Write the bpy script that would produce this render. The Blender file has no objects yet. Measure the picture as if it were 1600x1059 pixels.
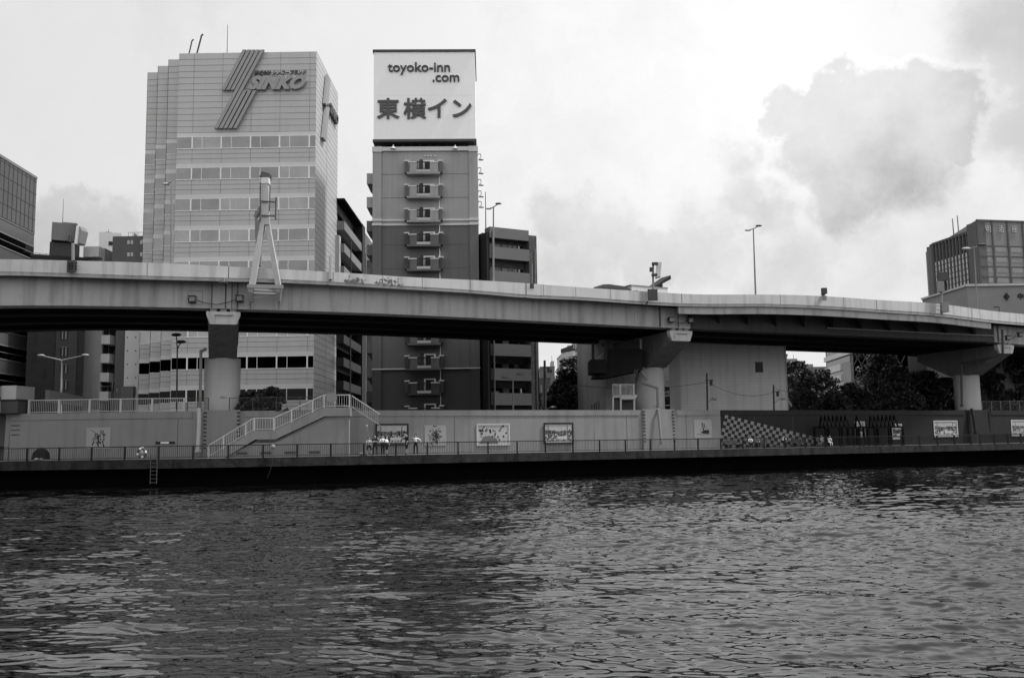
import bpy, math, random
import numpy as np
from mathutils import Vector, Matrix

# ------------------------------------------------------------ camera, sky, sun, exposure
S = bpy.context.scene
COL = S.collection
F_PX = 1460.0                     # focal length in pixels of a 1600 px wide frame
CAM = Vector((0, 0, 3.0))
TH, RO = math.atan(164 / F_PX), 0.0149
fwd = Vector((0, math.cos(TH), math.sin(TH)))
r0 = Vector((1, 0, 0)); u0 = Vector((0, -math.sin(TH), math.cos(TH)))
RT = r0 * math.cos(RO) - u0 * math.sin(RO)
UP = u0 * math.cos(RO) + r0 * math.sin(RO)
cd = bpy.data.cameras.new('camera'); cam = bpy.data.objects.new('camera', cd); COL.objects.link(cam)
cd.sensor_width = 36; cd.lens = 36 * F_PX / 1600; cd.clip_start = 0.1; cd.clip_end = 6000
cam.matrix_world = Matrix(((RT.x, UP.x, -fwd.x, CAM.x), (RT.y, UP.y, -fwd.y, CAM.y), (RT.z, UP.z, -fwd.z, CAM.z), (0, 0, 0, 1)))
S.camera = cam
S.view_settings.view_transform = 'Standard'; S.view_settings.look = 'None'
S.view_settings.exposure = 0.0; S.view_settings.gamma = 1.0
S.render.resolution_x, S.render.resolution_y = 1024, 677

def ray(px, py):
    return (RT * ((px - 800) / F_PX) + UP * ((529.5 - py) / F_PX) + fwd)
def P(px, py, Y):                 # where the line of sight meets the vertical plane y = Y
    d = ray(px, py); return CAM + d * (Y / d.y)
def hz(px): return 693.5 - 0.0149 * (px - 800)
def G2(px, Y):                    # ground position below pixel column px at distance Y
    p = P(px, hz(px), Y); return Vector((p.x, p.y))

SUN_EL, SUN_AZ = math.radians(62), math.radians(92)      # azimuth clockwise from +Y
sd = bpy.data.lights.new('sun', 'SUN'); sun = bpy.data.objects.new('sun', sd); COL.objects.link(sun)
sd.energy = 4.8; sd.angle = math.radians(4); sd.color = (1, 1, 1)
sdir = Vector((math.sin(SUN_AZ) * math.cos(SUN_EL), math.cos(SUN_AZ) * math.cos(SUN_EL), math.sin(SUN_EL)))
sun.rotation_euler = sdir.to_track_quat('Z', 'Y').to_euler()

W = bpy.data.worlds.new("World"); S.world = W; W.use_nodes = True
nt = W.node_tree; N = nt.nodes; L = nt.links
bg = N['Background']
def wn(t, **k):
    n = N.new(t)
    for a, b in k.items(): setattr(n, a, b)
    return n
def wmath(op, a, b=None, clamp=False):
    n = wn('ShaderNodeMath', operation=op); n.use_clamp = clamp
    for i, x in enumerate((a, b)):
        if x is None: continue
        if isinstance(x, (int, float)): n.inputs[i].default_value = x
        else: L.new(x, n.inputs[i])
    return n.outputs[0]
tc = wn('ShaderNodeTexCoord')
sky = wn('ShaderNodeTexSky', sky_type='NISHITA'); sky.sun_disc = False; sky.sun_elevation = SUN_EL; sky.sun_rotation = SUN_AZ
bw = wn('ShaderNodeRGBToBW'); L.new(sky.outputs[0], bw.inputs[0])
def wnoise(scale, detail, vec, rough=0.55):
    n = wn('ShaderNodeTexNoise'); n.inputs['Scale'].default_value = scale; n.inputs['Detail'].default_value = detail
    n.inputs['Roughness'].default_value = rough
    L.new(vec, n.inputs['Vector']); return n
DIR = tc.outputs['Generated']
nz = wnoise(13, 9, DIR, 0.62)
sb = wn('ShaderNodeVectorMath', operation='SUBTRACT'); L.new(nz.outputs['Color'], sb.inputs[0]); sb.inputs[1].default_value = (.5, .5, .5)
sc_ = wn('ShaderNodeVectorMath', operation='SCALE'); L.new(sb.outputs[0], sc_.inputs[0]); sc_.inputs['Scale'].default_value = 0.12
ad = wn('ShaderNodeVectorMath', operation='ADD'); L.new(DIR, ad.inputs[0]); L.new(sc_.outputs[0], ad.inputs[1])
def blob(px, py, r, soft, vec=None):
    c = ray(px, py).normalized()
    d = wn('ShaderNodeVectorMath', operation='DISTANCE'); L.new(vec or ad.outputs[0], d.inputs[0]); d.inputs[1].default_value = c
    m = wn('ShaderNodeMapRange', interpolation_type='SMOOTHSTEP'); L.new(d.outputs['Value'], m.inputs[0])
    m.inputs[1].default_value = r; m.inputs[2].default_value = r * (1 - soft); m.inputs[3].default_value = 0; m.inputs[4].default_value = 1
    return m.outputs[0]
def union(lst):
    o = lst[0]
    for x in lst[1:]: o = wmath('MAXIMUM', o, x)
    return o
# cumulus with crisp upper edges, softer greys inside
cum = union([blob(1236, 178, .042, .42), blob(1285, 168, .048, .38), blob(1345, 188, .058, .4), blob(1412, 162, .054, .36), blob(1468, 176, .052, .42),
             blob(1505, 205, .038, .5), blob(1300, 232, .072, .5), blob(1385, 245, .098, .6), blob(1325, 300, .078, .6), blob(1325, 345, .07, .9), blob(1440, 240, .08, .8)])
low = union([blob(880, 345, .05, .5), blob(960, 375, .06, .7), blob(1030, 400, .05, .5), blob(1100, 390, .07, .8), blob(1230, 420, .08, .8), blob(905, 400, .09, .9),
             blob(1390, 330, .12, .9), blob(110, 350, .045, .35), blob(165, 350, .04, .5), blob(60, 370, .05, .8), blob(1185, 330, .05, .7), blob(1160, 250, .04, .9)])
dark = union([blob(1620, 70, .11, .95), blob(1640, 160, .09, .95), blob(1560, 60, .07, .95), blob(1650, 250, .05, .9)])
bright = blob(1120, 60, .55, 1.0, DIR)
detail = wnoise(11, 9, DIR, 0.62).outputs['Fac']
big = wnoise(2.2, 6, DIR, 0.5).outputs['Fac']
base = wmath('ADD', wmath('MULTIPLY', bright, .24), .80)
base = wmath('ADD', base, wmath('MULTIPLY', wmath('SUBTRACT', big, .5), .22))
base = wmath('ADD', base, wmath('MULTIPLY', wmath('SUBTRACT', detail, .5), .10))
cu_sh = wmath('ADD', wmath('MULTIPLY', wmath('SUBTRACT', detail, .45), .9), .30, True)
base = wmath('SUBTRACT', base, wmath('MULTIPLY', cum, wmath('MULTIPLY', cu_sh, .47)))
base = wmath('SUBTRACT', base, wmath('MULTIPLY', low, wmath('MULTIPLY', cu_sh, .5)))
base = wmath('SUBTRACT', base, wmath('MULTIPLY', dark, .30))
rim = wmath('MULTIPLY', wmath('MULTIPLY', cum, wmath('SUBTRACT', 1.0, cum)), .5)
base = wmath('ADD', base, rim)
wis = wnoise(4.5, 8, ad.outputs[0], .6).outputs['Fac']
base = wmath('SUBTRACT', base, wmath('MULTIPLY', wmath('MAXIMUM', wmath('SUBTRACT', wis, .48), 0), .5))
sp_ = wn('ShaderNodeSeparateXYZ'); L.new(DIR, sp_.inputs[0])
back = wmath('MULTIPLY', sp_.outputs['Y'], -1.0, True)                  # extra sky light added behind the camera to lift facing walls
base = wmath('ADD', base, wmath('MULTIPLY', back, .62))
base = wmath('MAXIMUM', base, .3)
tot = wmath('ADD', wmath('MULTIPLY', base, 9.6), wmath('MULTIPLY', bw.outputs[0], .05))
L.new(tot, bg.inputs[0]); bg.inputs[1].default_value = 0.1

# ------------------------------------------------------------ helpers
XF = {}
def setp(o, label=None, cat=None, group=None, kind=None):
    if label: o['label'] = label
    if cat: o['category'] = cat
    if group: o['group'] = group
    if kind: o['kind'] = kind
    return o
def thing(name, label, cat, loc=(0, 0, 0), rz=0.0, group=None):
    o = bpy.data.objects.new(name, None); COL.objects.link(o)
    o.location = loc; o.rotation_euler = (0, 0, rz); o.empty_display_size = .3
    XF[o.name] = Matrix.Translation(Vector(loc)) @ Matrix.Rotation(rz, 4, 'Z')
    return setp(o, label, cat, group)
def root_of(o):
    while o.parent: o = o.parent
    return o
class MB:
    def __init__(s): s.v = []; s.f = []
    def add(s, vs, fs):
        b = len(s.v); s.v += [tuple(v) for v in vs]; s.f += [tuple(b + i for i in f) for f in fs]; return s
    def box(s, x0, y0, z0, x1, y1, z1):
        if x0 > x1: x0, x1 = x1, x0
        if y0 > y1: y0, y1 = y1, y0
        if z0 > z1: z0, z1 = z1, z0
        return s.add([(x0, y0, z0), (x1, y0, z0), (x1, y1, z0), (x0, y1, z0), (x0, y0, z1), (x1, y0, z1), (x1, y1, z1), (x0, y1, z1)],
                     [(3, 2, 1, 0), (4, 5, 6, 7), (0, 1, 5, 4), (1, 2, 6, 5), (2, 3, 7, 6), (3, 0, 4, 7)])
    def beam(s, a, b, w, h=None, up=(0, 0, 1), w2=None, h2=None):
        a = Vector(a); b = Vector(b); h = h or w; w2 = w2 or w; h2 = h2 or h
        d = (b - a).normalized(); upv = Vector(up)
        if abs(d.dot(upv)) > .98: upv = Vector((0, 1, 0))
        x = d.cross(upv).normalized(); y = x.cross(d).normalized()
        vs = []
        for c, ww, hh in ((a, w, h), (b, w2, h2)):
            for sx, sy in ((-1, -1), (1, -1), (1, 1), (-1, 1)): vs.append(c + x * (sx * ww / 2) + y * (sy * hh / 2))
        return s.add(vs, [(3, 2, 1, 0), (4, 5, 6, 7), (0, 1, 5, 4), (1, 2, 6, 5), (2, 3, 7, 6), (3, 0, 4, 7)])
    def cyl(s, a, b, r, rb=None, n=12):
        a = Vector(a); b = Vector(b); rb = r if rb is None else rb
        d = (b - a).normalized(); q = Vector((1, 0, 0)) if abs(d.x) < .9 else Vector((0, 1, 0))
        x = d.cross(q).normalized(); y = d.cross(x)
        vs = []
        for c, rr in ((a, r), (b, rb)):
            for i in range(n):
                t = 2 * math.pi * i / n; vs.append(c + x * (rr * math.cos(t)) + y * (rr * math.sin(t)))
        fs = [(i, (i + 1) % n, n + (i + 1) % n, n + i) for i in range(n)] + [tuple(range(n))[::-1], tuple(range(n, 2 * n))]
        return s.add(vs, fs)
    def tube(s, pts, r, n=8):
        for a, b in zip(pts[:-1], pts[1:]): s.cyl(a, b, r, r, n)
        return s
    def prism(s, pts, vec):                        # polygon (3-D points) pushed along vec
        n = len(pts); vec = Vector(vec); p = [Vector(q) for q in pts]
        return s.add(p + [q + vec for q in p], [tuple(range(n))[::-1], tuple(range(n, 2 * n))] + [(i, (i + 1) % n, n + (i + 1) % n, n + i) for i in range(n)])
    def sphere(s, c, r, n=10, m=7, sz=1.0, sx=1.0, sy=1.0):
        c = Vector(c); vs = [c + Vector((0, 0, r * sz))]
        for j in range(1, m):
            a = math.pi * j / m
            for i in range(n):
                t = 2 * math.pi * i / n
                vs.append(c + Vector((r * sx * math.sin(a) * math.cos(t), r * sy * math.sin(a) * math.sin(t), r * sz * math.cos(a))))
        vs.append(c - Vector((0, 0, r * sz)))
        fs = [(0, 1 + i, 1 + (i + 1) % n) for i in range(n)]
        for j in range(m - 2):
            for i in range(n):
                a = 1 + j * n + i; b = 1 + j * n + (i + 1) % n; fs.append((a, a + n, b + n, b))
        k = len(vs) - 1; fs += [(k, 1 + (m - 2) * n + (i + 1) % n, 1 + (m - 2) * n + i) for i in range(n)]
        return s.add(vs, fs)
    def sweep(s, line, prof, closed=True):         # line: XY points; prof: (offset to the left, z) or per-point list
        n = len(prof[0]) if isinstance(prof[0][0], (tuple, list)) else len(prof)
        nrm = normals(line); vs = []
        for i, p in enumerate(line):
            pr = prof[i] if isinstance(prof[0][0], (tuple, list)) else prof
            for o, z in pr: vs.append((p[0] + nrm[i][0] * o, p[1] + nrm[i][1] * o, z))
        fs = []; m = n if closed else n - 1
        for i in range(len(line) - 1):
            for j in range(m):
                a = i * n + j; b = i * n + (j + 1) % n; fs.append((a, a + n, b + n, b))
        if closed: fs += [tuple(range(n)), tuple(range((len(line) - 1) * n, len(line) * n))[::-1]]
        return s.add(vs, fs)
    def build(s, name, mat, parent=None, world=False, smooth=False, label=None):
        vs = s.v
        if world and parent is not None:
            inv = XF[root_of(parent).name].inverted(); vs = [tuple(inv @ Vector(v)) for v in vs]
        me = bpy.data.meshes.new(name); me.from_pydata(vs, [], s.f); me.update()
        if smooth: me.shade_smooth()
        for m in (mat if isinstance(mat, (list, tuple)) else [mat]): me.materials.append(m)
        o = bpy.data.objects.new(name, me); COL.objects.link(o)
        if parent is not None: o.parent = parent
        if label: o['label'] = label
        return o
def inst(o, parent, off):
    c = o.copy(); COL.objects.link(c); c.parent = parent
    c.location = Vector(o.location) + Vector(off)
    return c
def copy_tree(o, parent=None):
    c = o.copy(); COL.objects.link(c); c.parent = parent
    for ch in list(o.children):
        if ch.name in COL.objects: copy_tree(ch, c)
    return c
def normals(line):
    out = []
    for i in range(len(line)):
        a = line[max(0, i - 1)]; b = line[min(len(line) - 1, i + 1)]
        d = Vector((b[0] - a[0], b[1] - a[1])).normalized(); out.append((-d.y, d.x))
    return out
def curve(tab):
    xs = np.array([t[0] for t in tab], float); ys = np.array([t[1] for t in tab], float)
    m = np.gradient(ys, xs)
    def f(x):
        i = int(np.clip(np.searchsorted(xs, x) - 1, 0, len(xs) - 2)); h = xs[i + 1] - xs[i]; t = (x - xs[i]) / h
        if t < 0 or t > 1: return float(ys[i] + (ys[i + 1] - ys[i]) * t)
        return float((2 * t**3 - 3 * t**2 + 1) * ys[i] + (t**3 - 2 * t**2 + t) * h * m[i] + (-2 * t**3 + 3 * t**2) * ys[i + 1] + (t**3 - t**2) * h * m[i + 1])
    return f

# ------------------------------------------------------------ materials (black-and-white photograph: neutral greys)
def G(name, v, rough=.8, var=.12, scale=.6, streak=0.0, metal=0.0, bump=0.0, spec=.3, brick=None, bscale=8):
    m = bpy.data.materials.new(name); m.use_nodes = True; t = m.node_tree; n = t.nodes; l = t.links
    b = n['Principled BSDF']; b.inputs['Roughness'].default_value = rough; b.inputs['Metallic'].default_value = metal
    b.inputs['Specular IOR Level'].default_value = spec
    co = n.new('ShaderNodeTexCoord')
    val = n.new('ShaderNodeValue'); val.outputs[0].default_value = v; cur = val.outputs[0]
    def mth(op, a, c, clamp=False):
        k = n.new('ShaderNodeMath'); k.operation = op; k.use_clamp = clamp
        for i, x in enumerate((a, c)):
            if isinstance(x, (int, float)): k.inputs[i].default_value = x
            else: l.new(x, k.inputs[i])
        return k.outputs[0]
    def noise(sc, det, stretch):
        mp = n.new('ShaderNodeMapping'); mp.inputs['Scale'].default_value = stretch; l.new(co.outputs['Object'], mp.inputs[0])
        k = n.new('ShaderNodeTexNoise'); k.inputs['Scale'].default_value = sc; k.inputs['Detail'].default_value = det
        l.new(mp.outputs[0], k.inputs['Vector']); return k.outputs['Fac']
    if var:
        a = noise(scale, 8, (1, 1, 1)); f = mth('ADD', mth('MULTIPLY', mth('SUBTRACT', a, .5), var * 3.2), 1.0); cur = mth('MULTIPLY', cur, f)
        a = noise(scale * 9, 4, (1, 1, 1)); f = mth('ADD', mth('MULTIPLY', mth('SUBTRACT', a, .5), var * 1.3), 1.0); cur = mth('MULTIPLY', cur, f)
    if streak:
        a = noise(1.6, 6, (1, 1, .06)); s_ = n.new('ShaderNodeMapRange'); l.new(a, s_.inputs[0])
        s_.inputs[1].default_value = .48; s_.inputs[2].default_value = .72; s_.inputs[3].default_value = 1; s_.inputs[4].default_value = 1 - streak
        cur = mth('MULTIPLY', cur, s_.outputs[0])
    if brick:
        bt = n.new('ShaderNodeTexBrick'); mp = n.new('ShaderNodeMapping'); mp.inputs['Rotation'].default_value = (math.pi / 2, 0, 0)
        l.new(co.outputs['Object'], mp.inputs[0]); l.new(mp.outputs[0], bt.inputs['Vector'])
        bt.inputs['Color1'].default_value = (1, 1, 1, 1); bt.inputs['Color2'].default_value = (brick[3],) * 3 + (1,); bt.inputs['Mortar'].default_value = (brick[2],) * 3 + (1,)
        bt.inputs['Scale'].default_value = 1; bt.inputs['Brick Width'].default_value = brick[0]; bt.inputs['Row Height'].default_value = brick[1]
        bt.inputs['Mortar Size'].default_value = .03; bt.offset = 0.5 if len(brick) < 5 else brick[4]
        cur = mth('MULTIPLY', cur, bt.outputs['Color'])
    cc = n.new('ShaderNodeCombineColor'); cur = mth('MAXIMUM', cur, 0.002)
    for i in range(3): l.new(cur, cc.inputs[i])
    l.new(cc.outputs[0], b.inputs['Base Color'])
    if bump:
        a = noise(bscale, 5, (1, 1, 1)); bp = n.new('ShaderNodeBump'); bp.inputs['Strength'].default_value = bump; bp.inputs['Distance'].default_value = .05
        l.new(a, bp.inputs['Height']); l.new(bp.outputs[0], b.inputs['Normal'])
    return m
def glassm(name, v, rough=.05, wob=.02):
    m = G(name, v, rough, .18, .35, metal=1.0); t = m.node_tree; b = t.nodes['Principled BSDF']
    co = t.nodes.new('ShaderNodeTexCoord'); k = t.nodes.new('ShaderNodeTexNoise'); k.inputs['Scale'].default_value = .8
    t.links.new(co.outputs['Object'], k.inputs['Vector'])
    bp = t.nodes.new('ShaderNodeBump'); bp.inputs['Strength'].default_value = wob * 10; bp.inputs['Distance'].default_value = .05
    t.links.new(k.outputs['Fac'], bp.inputs['Height']); t.links.new(bp.outputs[0], b.inputs['Normal'])
    return m
M = dict(
    black=G('dark_paint', .012, .6, .1), steel_dark=G('dirty_shaded_steel', .012, .8, .3, .5, spec=.1), cross=G('crosshead_steel', .13, .7, .12, .5, streak=.3), iron=G('railing_iron', .01, .5, .1),  # steel_dark: under-deck shade is put into the dirty steel colour
    white=G('white_paint', .6, .6, .08), lgrey=G('light_grey_paint', .4, .6, .1), mgrey=G('mid_grey_paint', .2, .7, .1), dgrey=G('dark_grey_paint', .06, .7, .15),
    parapet=G('parapet_concrete', .45, .85, .07, .5, streak=.3, bump=.1), girder=G('girder_paint', .33, .6, .10, .4, streak=.38),
    pier=G('pier_paint', .40, .6, .07, .5, streak=.15), wall=G('floodwall_paint', .20, .85, .10, .3, streak=.22, bump=.05), wall_d=G('floodwall_dark_paint', .016, .85, .08, .35, streak=.15),
    quay=G('quay_concrete', .022, .95, .55, 1.2, streak=.75, bump=1.0, bscale=3), quay_d=G('quay_recess_black', .003, .95, .3, spec=0.0), pave=G('promenade_paving', .11, .9, .2, 1.0),
    street=G('street_ground', .07, .95, .2, .2), road=G('road_asphalt', .05, .9, .1),
    clad=G('light_metal_cladding', .43, .45, .06, .25, streak=.06), clad2=G('pale_reveal_cladding', .54, .5, .04, .25), joint=G('panel_joint', .17, .8, .05), sinko=G('logo_metal', .27, .5, .08),
    glass=glassm('coated_window_glass', .175), glass_d=glassm('dark_window_glass', .06), frame=G('window_frame_metal', .7, .5, .03),
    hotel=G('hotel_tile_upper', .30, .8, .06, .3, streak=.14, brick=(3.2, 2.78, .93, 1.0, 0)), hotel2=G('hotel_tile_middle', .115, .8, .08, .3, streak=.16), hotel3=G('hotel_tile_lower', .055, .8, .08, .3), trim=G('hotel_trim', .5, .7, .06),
    billboard=G('billboard_sheet', .82, .6, .02, .5, brick=(400, 50, 1, 1)), letter=G('letter_paint', .07, .5, .04), letter_k=G('dark_letter_paint', .05, .5, .04),
    concrete=G('concrete', .32, .9, .12, .5, streak=.2), concrete_l=G('pale_concrete', .55, .9, .06, .5, streak=.08), tile_d=G('dark_tile', .03, .7, .2, 1, brick=(.6, .3, .6, .8)), tile_m=G('mid_tile', .12, .8, .08, .5),
    brick=G('dark_brick', .09, .9, .3, 2, brick=(.5, .25, .6, .6)), apt=G('apartment_panel', .11, .7, .06, .4), siding=G('warehouse_siding', .62, .6, .08, .15, streak=.15, brick=(9.0, .34, .84, .97)),
    trunk=G('bark', .06, .95, .3, 2), skin=G('skin', .35, .6, .05), hair=G('hair', .01, .5, .1), cloth_w=G('white_cloth', .75, .9, .05), cloth_k=G('black_cloth', .012, .9, .1), cloth_g=G('grey_cloth', .14, .9, .1),
    panel=G('mural_sheet', .32, .8, .05), ink=G('mural_ink', .012, .8, .1), ink2=G('mural_wash', .12, .8, .3), peel=G('bare_parapet_patch', .12, .9, .35, 3),
)
M['timber_k'] = G('matt_black', .008, .95, .2, spec=0.0)
M['glass_b'] = glassm('coated_window_glass_dim', .155); M['glass_c'] = glassm('coated_window_glass_pale', .2)
def leafm(name, v):
    m = bpy.data.materials.new(name); m.use_nodes = True; t = m.node_tree; n = t.nodes; b = n['Principled BSDF']
    g = n.new('ShaderNodeNewGeometry'); r = n.new('ShaderNodeMapRange'); t.links.new(g.outputs['Random Per Island'], r.inputs[0])
    r.inputs[3].default_value = v * .45; r.inputs[4].default_value = v * 1.7
    cc = n.new('ShaderNodeCombineColor')
    for i in range(3): t.links.new(r.outputs[0], cc.inputs[i])
    t.links.new(cc.outputs[0], b.inputs['Base Color']); b.inputs['Roughness'].default_value = .55
    return m
M['leaf'] = leafm('leaf', .04); M['leaf_d'] = leafm('dark_leaf', .022)

def text(name, body, size, mat, parent, loc, rot, sx=1.0, extrude=.06, offset=0.0, shear=0.0, sp=1.0, label=None):
    cu = bpy.data.curves.new('tmp', 'FONT'); cu.body = body; cu.size = size; cu.extrude = extrude; cu.offset = offset; cu.shear = shear
    cu.space_character = sp; cu.align_x = 'CENTER'; cu.align_y = 'CENTER'; cu.resolution_u = 3
    o = bpy.data.objects.new('tmp', cu); COL.objects.link(o)
    dg = bpy.context.evaluated_depsgraph_get(); me = bpy.data.meshes.new_from_object(o.evaluated_get(dg))
    bpy.data.objects.remove(o)
    me.name = name; me.materials.clear(); me.materials.append(mat)
    ob = bpy.data.objects.new(name, me); COL.objects.link(ob); ob.parent = parent
    ob.location = loc; ob.rotation_euler = rot; ob.scale = (sx, 1, 1)
    if label: ob['label'] = label
    return ob

GZ = 3.4                          # street level behind the flood wall
class Fac:                        # a vertical facade plane through two ground points
    def __init__(s, pa, da, pb, db, gz=GZ):
        s.a = G2(pa, da); b = G2(pb, db); s.d = (b - s.a).normalized(); s.L = (b - s.a).length; s.n = Vector((-s.d.y, s.d.x)); s.gz = gz
        s.rz = math.atan2(s.d.y, s.d.x); s.loc = (s.a.x, s.a.y, gz)
    def uv(s, px, py):
        r = ray(px, py); c = Vector((CAM.x, CAM.y)); rr = Vector((r.x, r.y))
        t = (s.a - c).dot(s.n) / rr.dot(s.n); p = CAM + r * t
        return (Vector((p.x, p.y)) - s.a).dot(s.d), p.z - s.gz
    def u(s, px, py=693): return s.uv(px, py)[0]
    def z(s, px, py): return s.uv(px, py)[1]
    def thing(s, name, label, cat, group=None): return thing(name, label, cat, s.loc, s.rz, group)

# ------------------------------------------------------------ the river bank line, flood wall, water, ground
edge = curve([(-700, 80), (-300, 76), (0, 74.9), (280, 74.2), (600, 78.2), (840, 82.6), (1160, 91.6), (1300, 96.9), (1600, 110), (1900, 134.7), (2200, 173)])
wallc = curve([(-700, 85), (-300, 81), (0, 79), (280, 79), (600, 83.5), (840, 88.5), (1160, 97.5), (1300, 102.5), (1600, 116), (1900, 141), (2200, 181)])
def line(fn, a, b, step=20):
    xs = np.linspace(a, b, max(2, int(round((b - a) / step)) + 1)); return [G2(x, fn(x)) for x in xs]
def bpt(px, off=0.0, fn=edge):
    p = G2(px, fn(px)); q = G2(px + 4, fn(px + 4)); d = (q - p).normalized(); return p + Vector((-d.y, d.x)) * off, d
WZ = 6.13; PZ = 2.22
el = line(edge, -700, 2200); wl = line(wallc, -700, 2200)
mb = MB(); n = len(el)
vs = [(p.x, p.y, PZ) for p in el] + [(p.x, p.y, PZ) for p in wl]
mb.add(vs, [(i, i + 1, n + i + 1, n + i) for i in range(n - 1)])
setp(mb.build('promenade', M['pave']), kind='structure')
mb = MB().sweep(el, [(-.12, PZ + .004), (-.12, PZ - .72), (.5, PZ - .72), (.5, PZ + .004)])
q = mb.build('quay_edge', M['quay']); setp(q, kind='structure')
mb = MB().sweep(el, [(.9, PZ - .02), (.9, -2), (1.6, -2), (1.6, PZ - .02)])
setp(mb.build('quay_base', M['quay_d']), kind='structure')  # recess void under the quay deck, coloured near black
mb = MB(); g0 = [(p.x, p.y, GZ) for p in [Vector(w) for w in wl]]
g1 = [(p[0] * 12, p[1] * 12, GZ) for p in g0]
g1[0] = (-3000, 600, GZ); g1[-1] = (3500, 2500, GZ)
mb.add(g0 + g1, [(i, i + 1, n + i + 1, n + i) for i in range(n - 1)])
setp(mb.build('ground', M['street']), kind='structure')

def water():
    rng = np.random.default_rng(4)
    na, nr = 1050, 1450
    ang = np.radians(np.linspace(-38, 40, na)); rad = 10.0 * (140 / 10.0) ** np.linspace(0, 1, nr)
    A, R = np.meshgrid(ang, rad); X = R * np.sin(A); Y = R * np.cos(A); Z = np.zeros_like(X)
    # gust patches modulate the small waves
    patch = np.zeros_like(X)
    for k in range(16):
        w = 10 ** rng.uniform(-1.5, -.25); th = rng.uniform(-1.2, 1.2)
        patch += np.sin(w * (X * math.sin(th) * .7 + Y * math.cos(th)) + rng.uniform(0, 6.28) + .8 * np.sin(X * .11 + k)) / 3.4
    patch = np.clip(.9 + .6 * patch, .45, 1.9)
    patch = patch * (1 + .3 * np.exp(-((R - 30) / 14) ** 2) * (.6 + .4 * np.sin(X * .12 + Y * .35)))     # a gust crossing mid-river
    step = R * np.radians(78 / na) * 1.0
    for k in range(84):
        lam = 0.15 * (4.5 / 0.15) ** (rng.random() ** 1.25); w = 2 * math.pi / lam
        th = rng.normal(.12, .38) if rng.random() < .8 else rng.normal(.5, .9)
        if rng.random() < .3: th += math.pi
        amp = (.0060 * lam if lam < .7 else .0060 * .7 * (lam / .7) ** .4) * rng.uniform(.5, 1.3)
        m_ = 1.0 + .8 * np.sin(X * rng.uniform(-.6, .6) + Y * rng.uniform(.05, .5) + rng.uniform(0, 6.28)) * np.sin(X * rng.uniform(.1, .9) + rng.uniform(0, 6.28))
        ph = rng.uniform(0, 6.28) + 1.3 * np.sin(X * .31 * rng.uniform(.5, 2.5) + Y * .2 * rng.uniform(.3, 1.5))
        fade = np.clip(lam / (step * 2.6) - .35, 0, 1)
        arg = w * (X * math.sin(th) + Y * math.cos(th)) + ph
        Z += amp * fade * m_ * (patch if lam < 2 else 1) * (.55 * np.cos(arg) + .6 * (.6 - np.abs(np.sin(arg / 2))))
    v = np.stack([X, Y, Z - Z.mean()], -1).reshape(-1, 3)
    i = np.arange(nr - 1)[:, None] * na + np.arange(na - 1)[None, :]
    f = np.stack([i, i + 1, i + na + 1, i + na], -1).reshape(-1, 4)
    # calm sheet reaching past the ripples on every side
    ex = np.array([(-900, -400, -.3), (1200, -400, -.3), (1200, 260, -.3), (-900, 260, -.3)])
    v = np.vstack([v, ex]); nv = len(v); nf = len(f) + 1
    me = bpy.data.meshes.new('river_water'); me.vertices.add(nv); me.vertices.foreach_set('co', v.ravel())
    me.loops.add(nf * 4); me.polygons.add(nf)
    idx = np.vstack([f, [[nv - 4, nv - 3, nv - 2, nv - 1]]])[:, ::1]
    me.loops.foreach_set('vertex_index', idx.ravel().astype(np.int32)); me.polygons.foreach_set('loop_start', np.arange(nf, dtype=np.int32) * 4)
    me.update(calc_edges=True); me.shade_smooth()
    m = bpy.data.materials.new('water'); m.use_nodes = True; t = m.node_tree; b = t.nodes['Principled BSDF']
    b.inputs['Base Color'].default_value = (.003, .003, .003, 1); b.inputs['Roughness'].default_value = .0; b.inputs['IOR'].default_value = 1.62
    co = t.nodes.new('ShaderNodeTexCoord'); mp = t.nodes.new('ShaderNodeMapping'); mp.inputs['Scale'].default_value = (.4, 1, 1); mp.inputs['Rotation'].default_value = (0, 0, .2)
    t.links.new(co.outputs['Object'], mp.inputs[0])
    k = t.nodes.new('ShaderNodeTexNoise'); k.inputs['Scale'].default_value = 5; k.inputs['Detail'].default_value = 3; k.inputs['Roughness'].default_value = .55
    t.links.new(mp.outputs[0], k.inputs['Vector'])
    bp = t.nodes.new('ShaderNodeBump'); bp.inputs['Strength'].default_value = 1.0; bp.inputs['Distance'].default_value = .0022
    k2 = t.nodes.new('ShaderNodeTexNoise'); k2.inputs['Scale'].default_value = 1.1; k2.inputs['Detail'].default_value = 4; t.links.new(mp.outputs[0], k2.inputs['Vector'])
    b2 = t.nodes.new('ShaderNodeBump'); b2.inputs['Distance'].default_value = .009; t.links.new(k2.outputs['Fac'], b2.inputs['Height']); t.links.new(bp.outputs[0], b2.inputs['Normal'])
    t.links.new(k.outputs['Fac'], bp.inputs['Height']); t.links.new(b2.outputs[0], b.inputs['Normal'])
    me.materials.append(m)
    o = bpy.data.objects.new('river_water', me); COL.objects.link(o); setp(o, kind='structure')
water()

mb = MB(); rb = random.Random(8); x = -420
mb.box(-500, -34, -1, 600, -30, 5)
while x < 520:
    w = rb.uniform(14, 40); mb.box(x, -75, 0, x + w - 2, -50, rb.uniform(8, 21)); x += w
setp(mb.build('opposite_bank', M['tile_m']), kind='structure')

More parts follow.
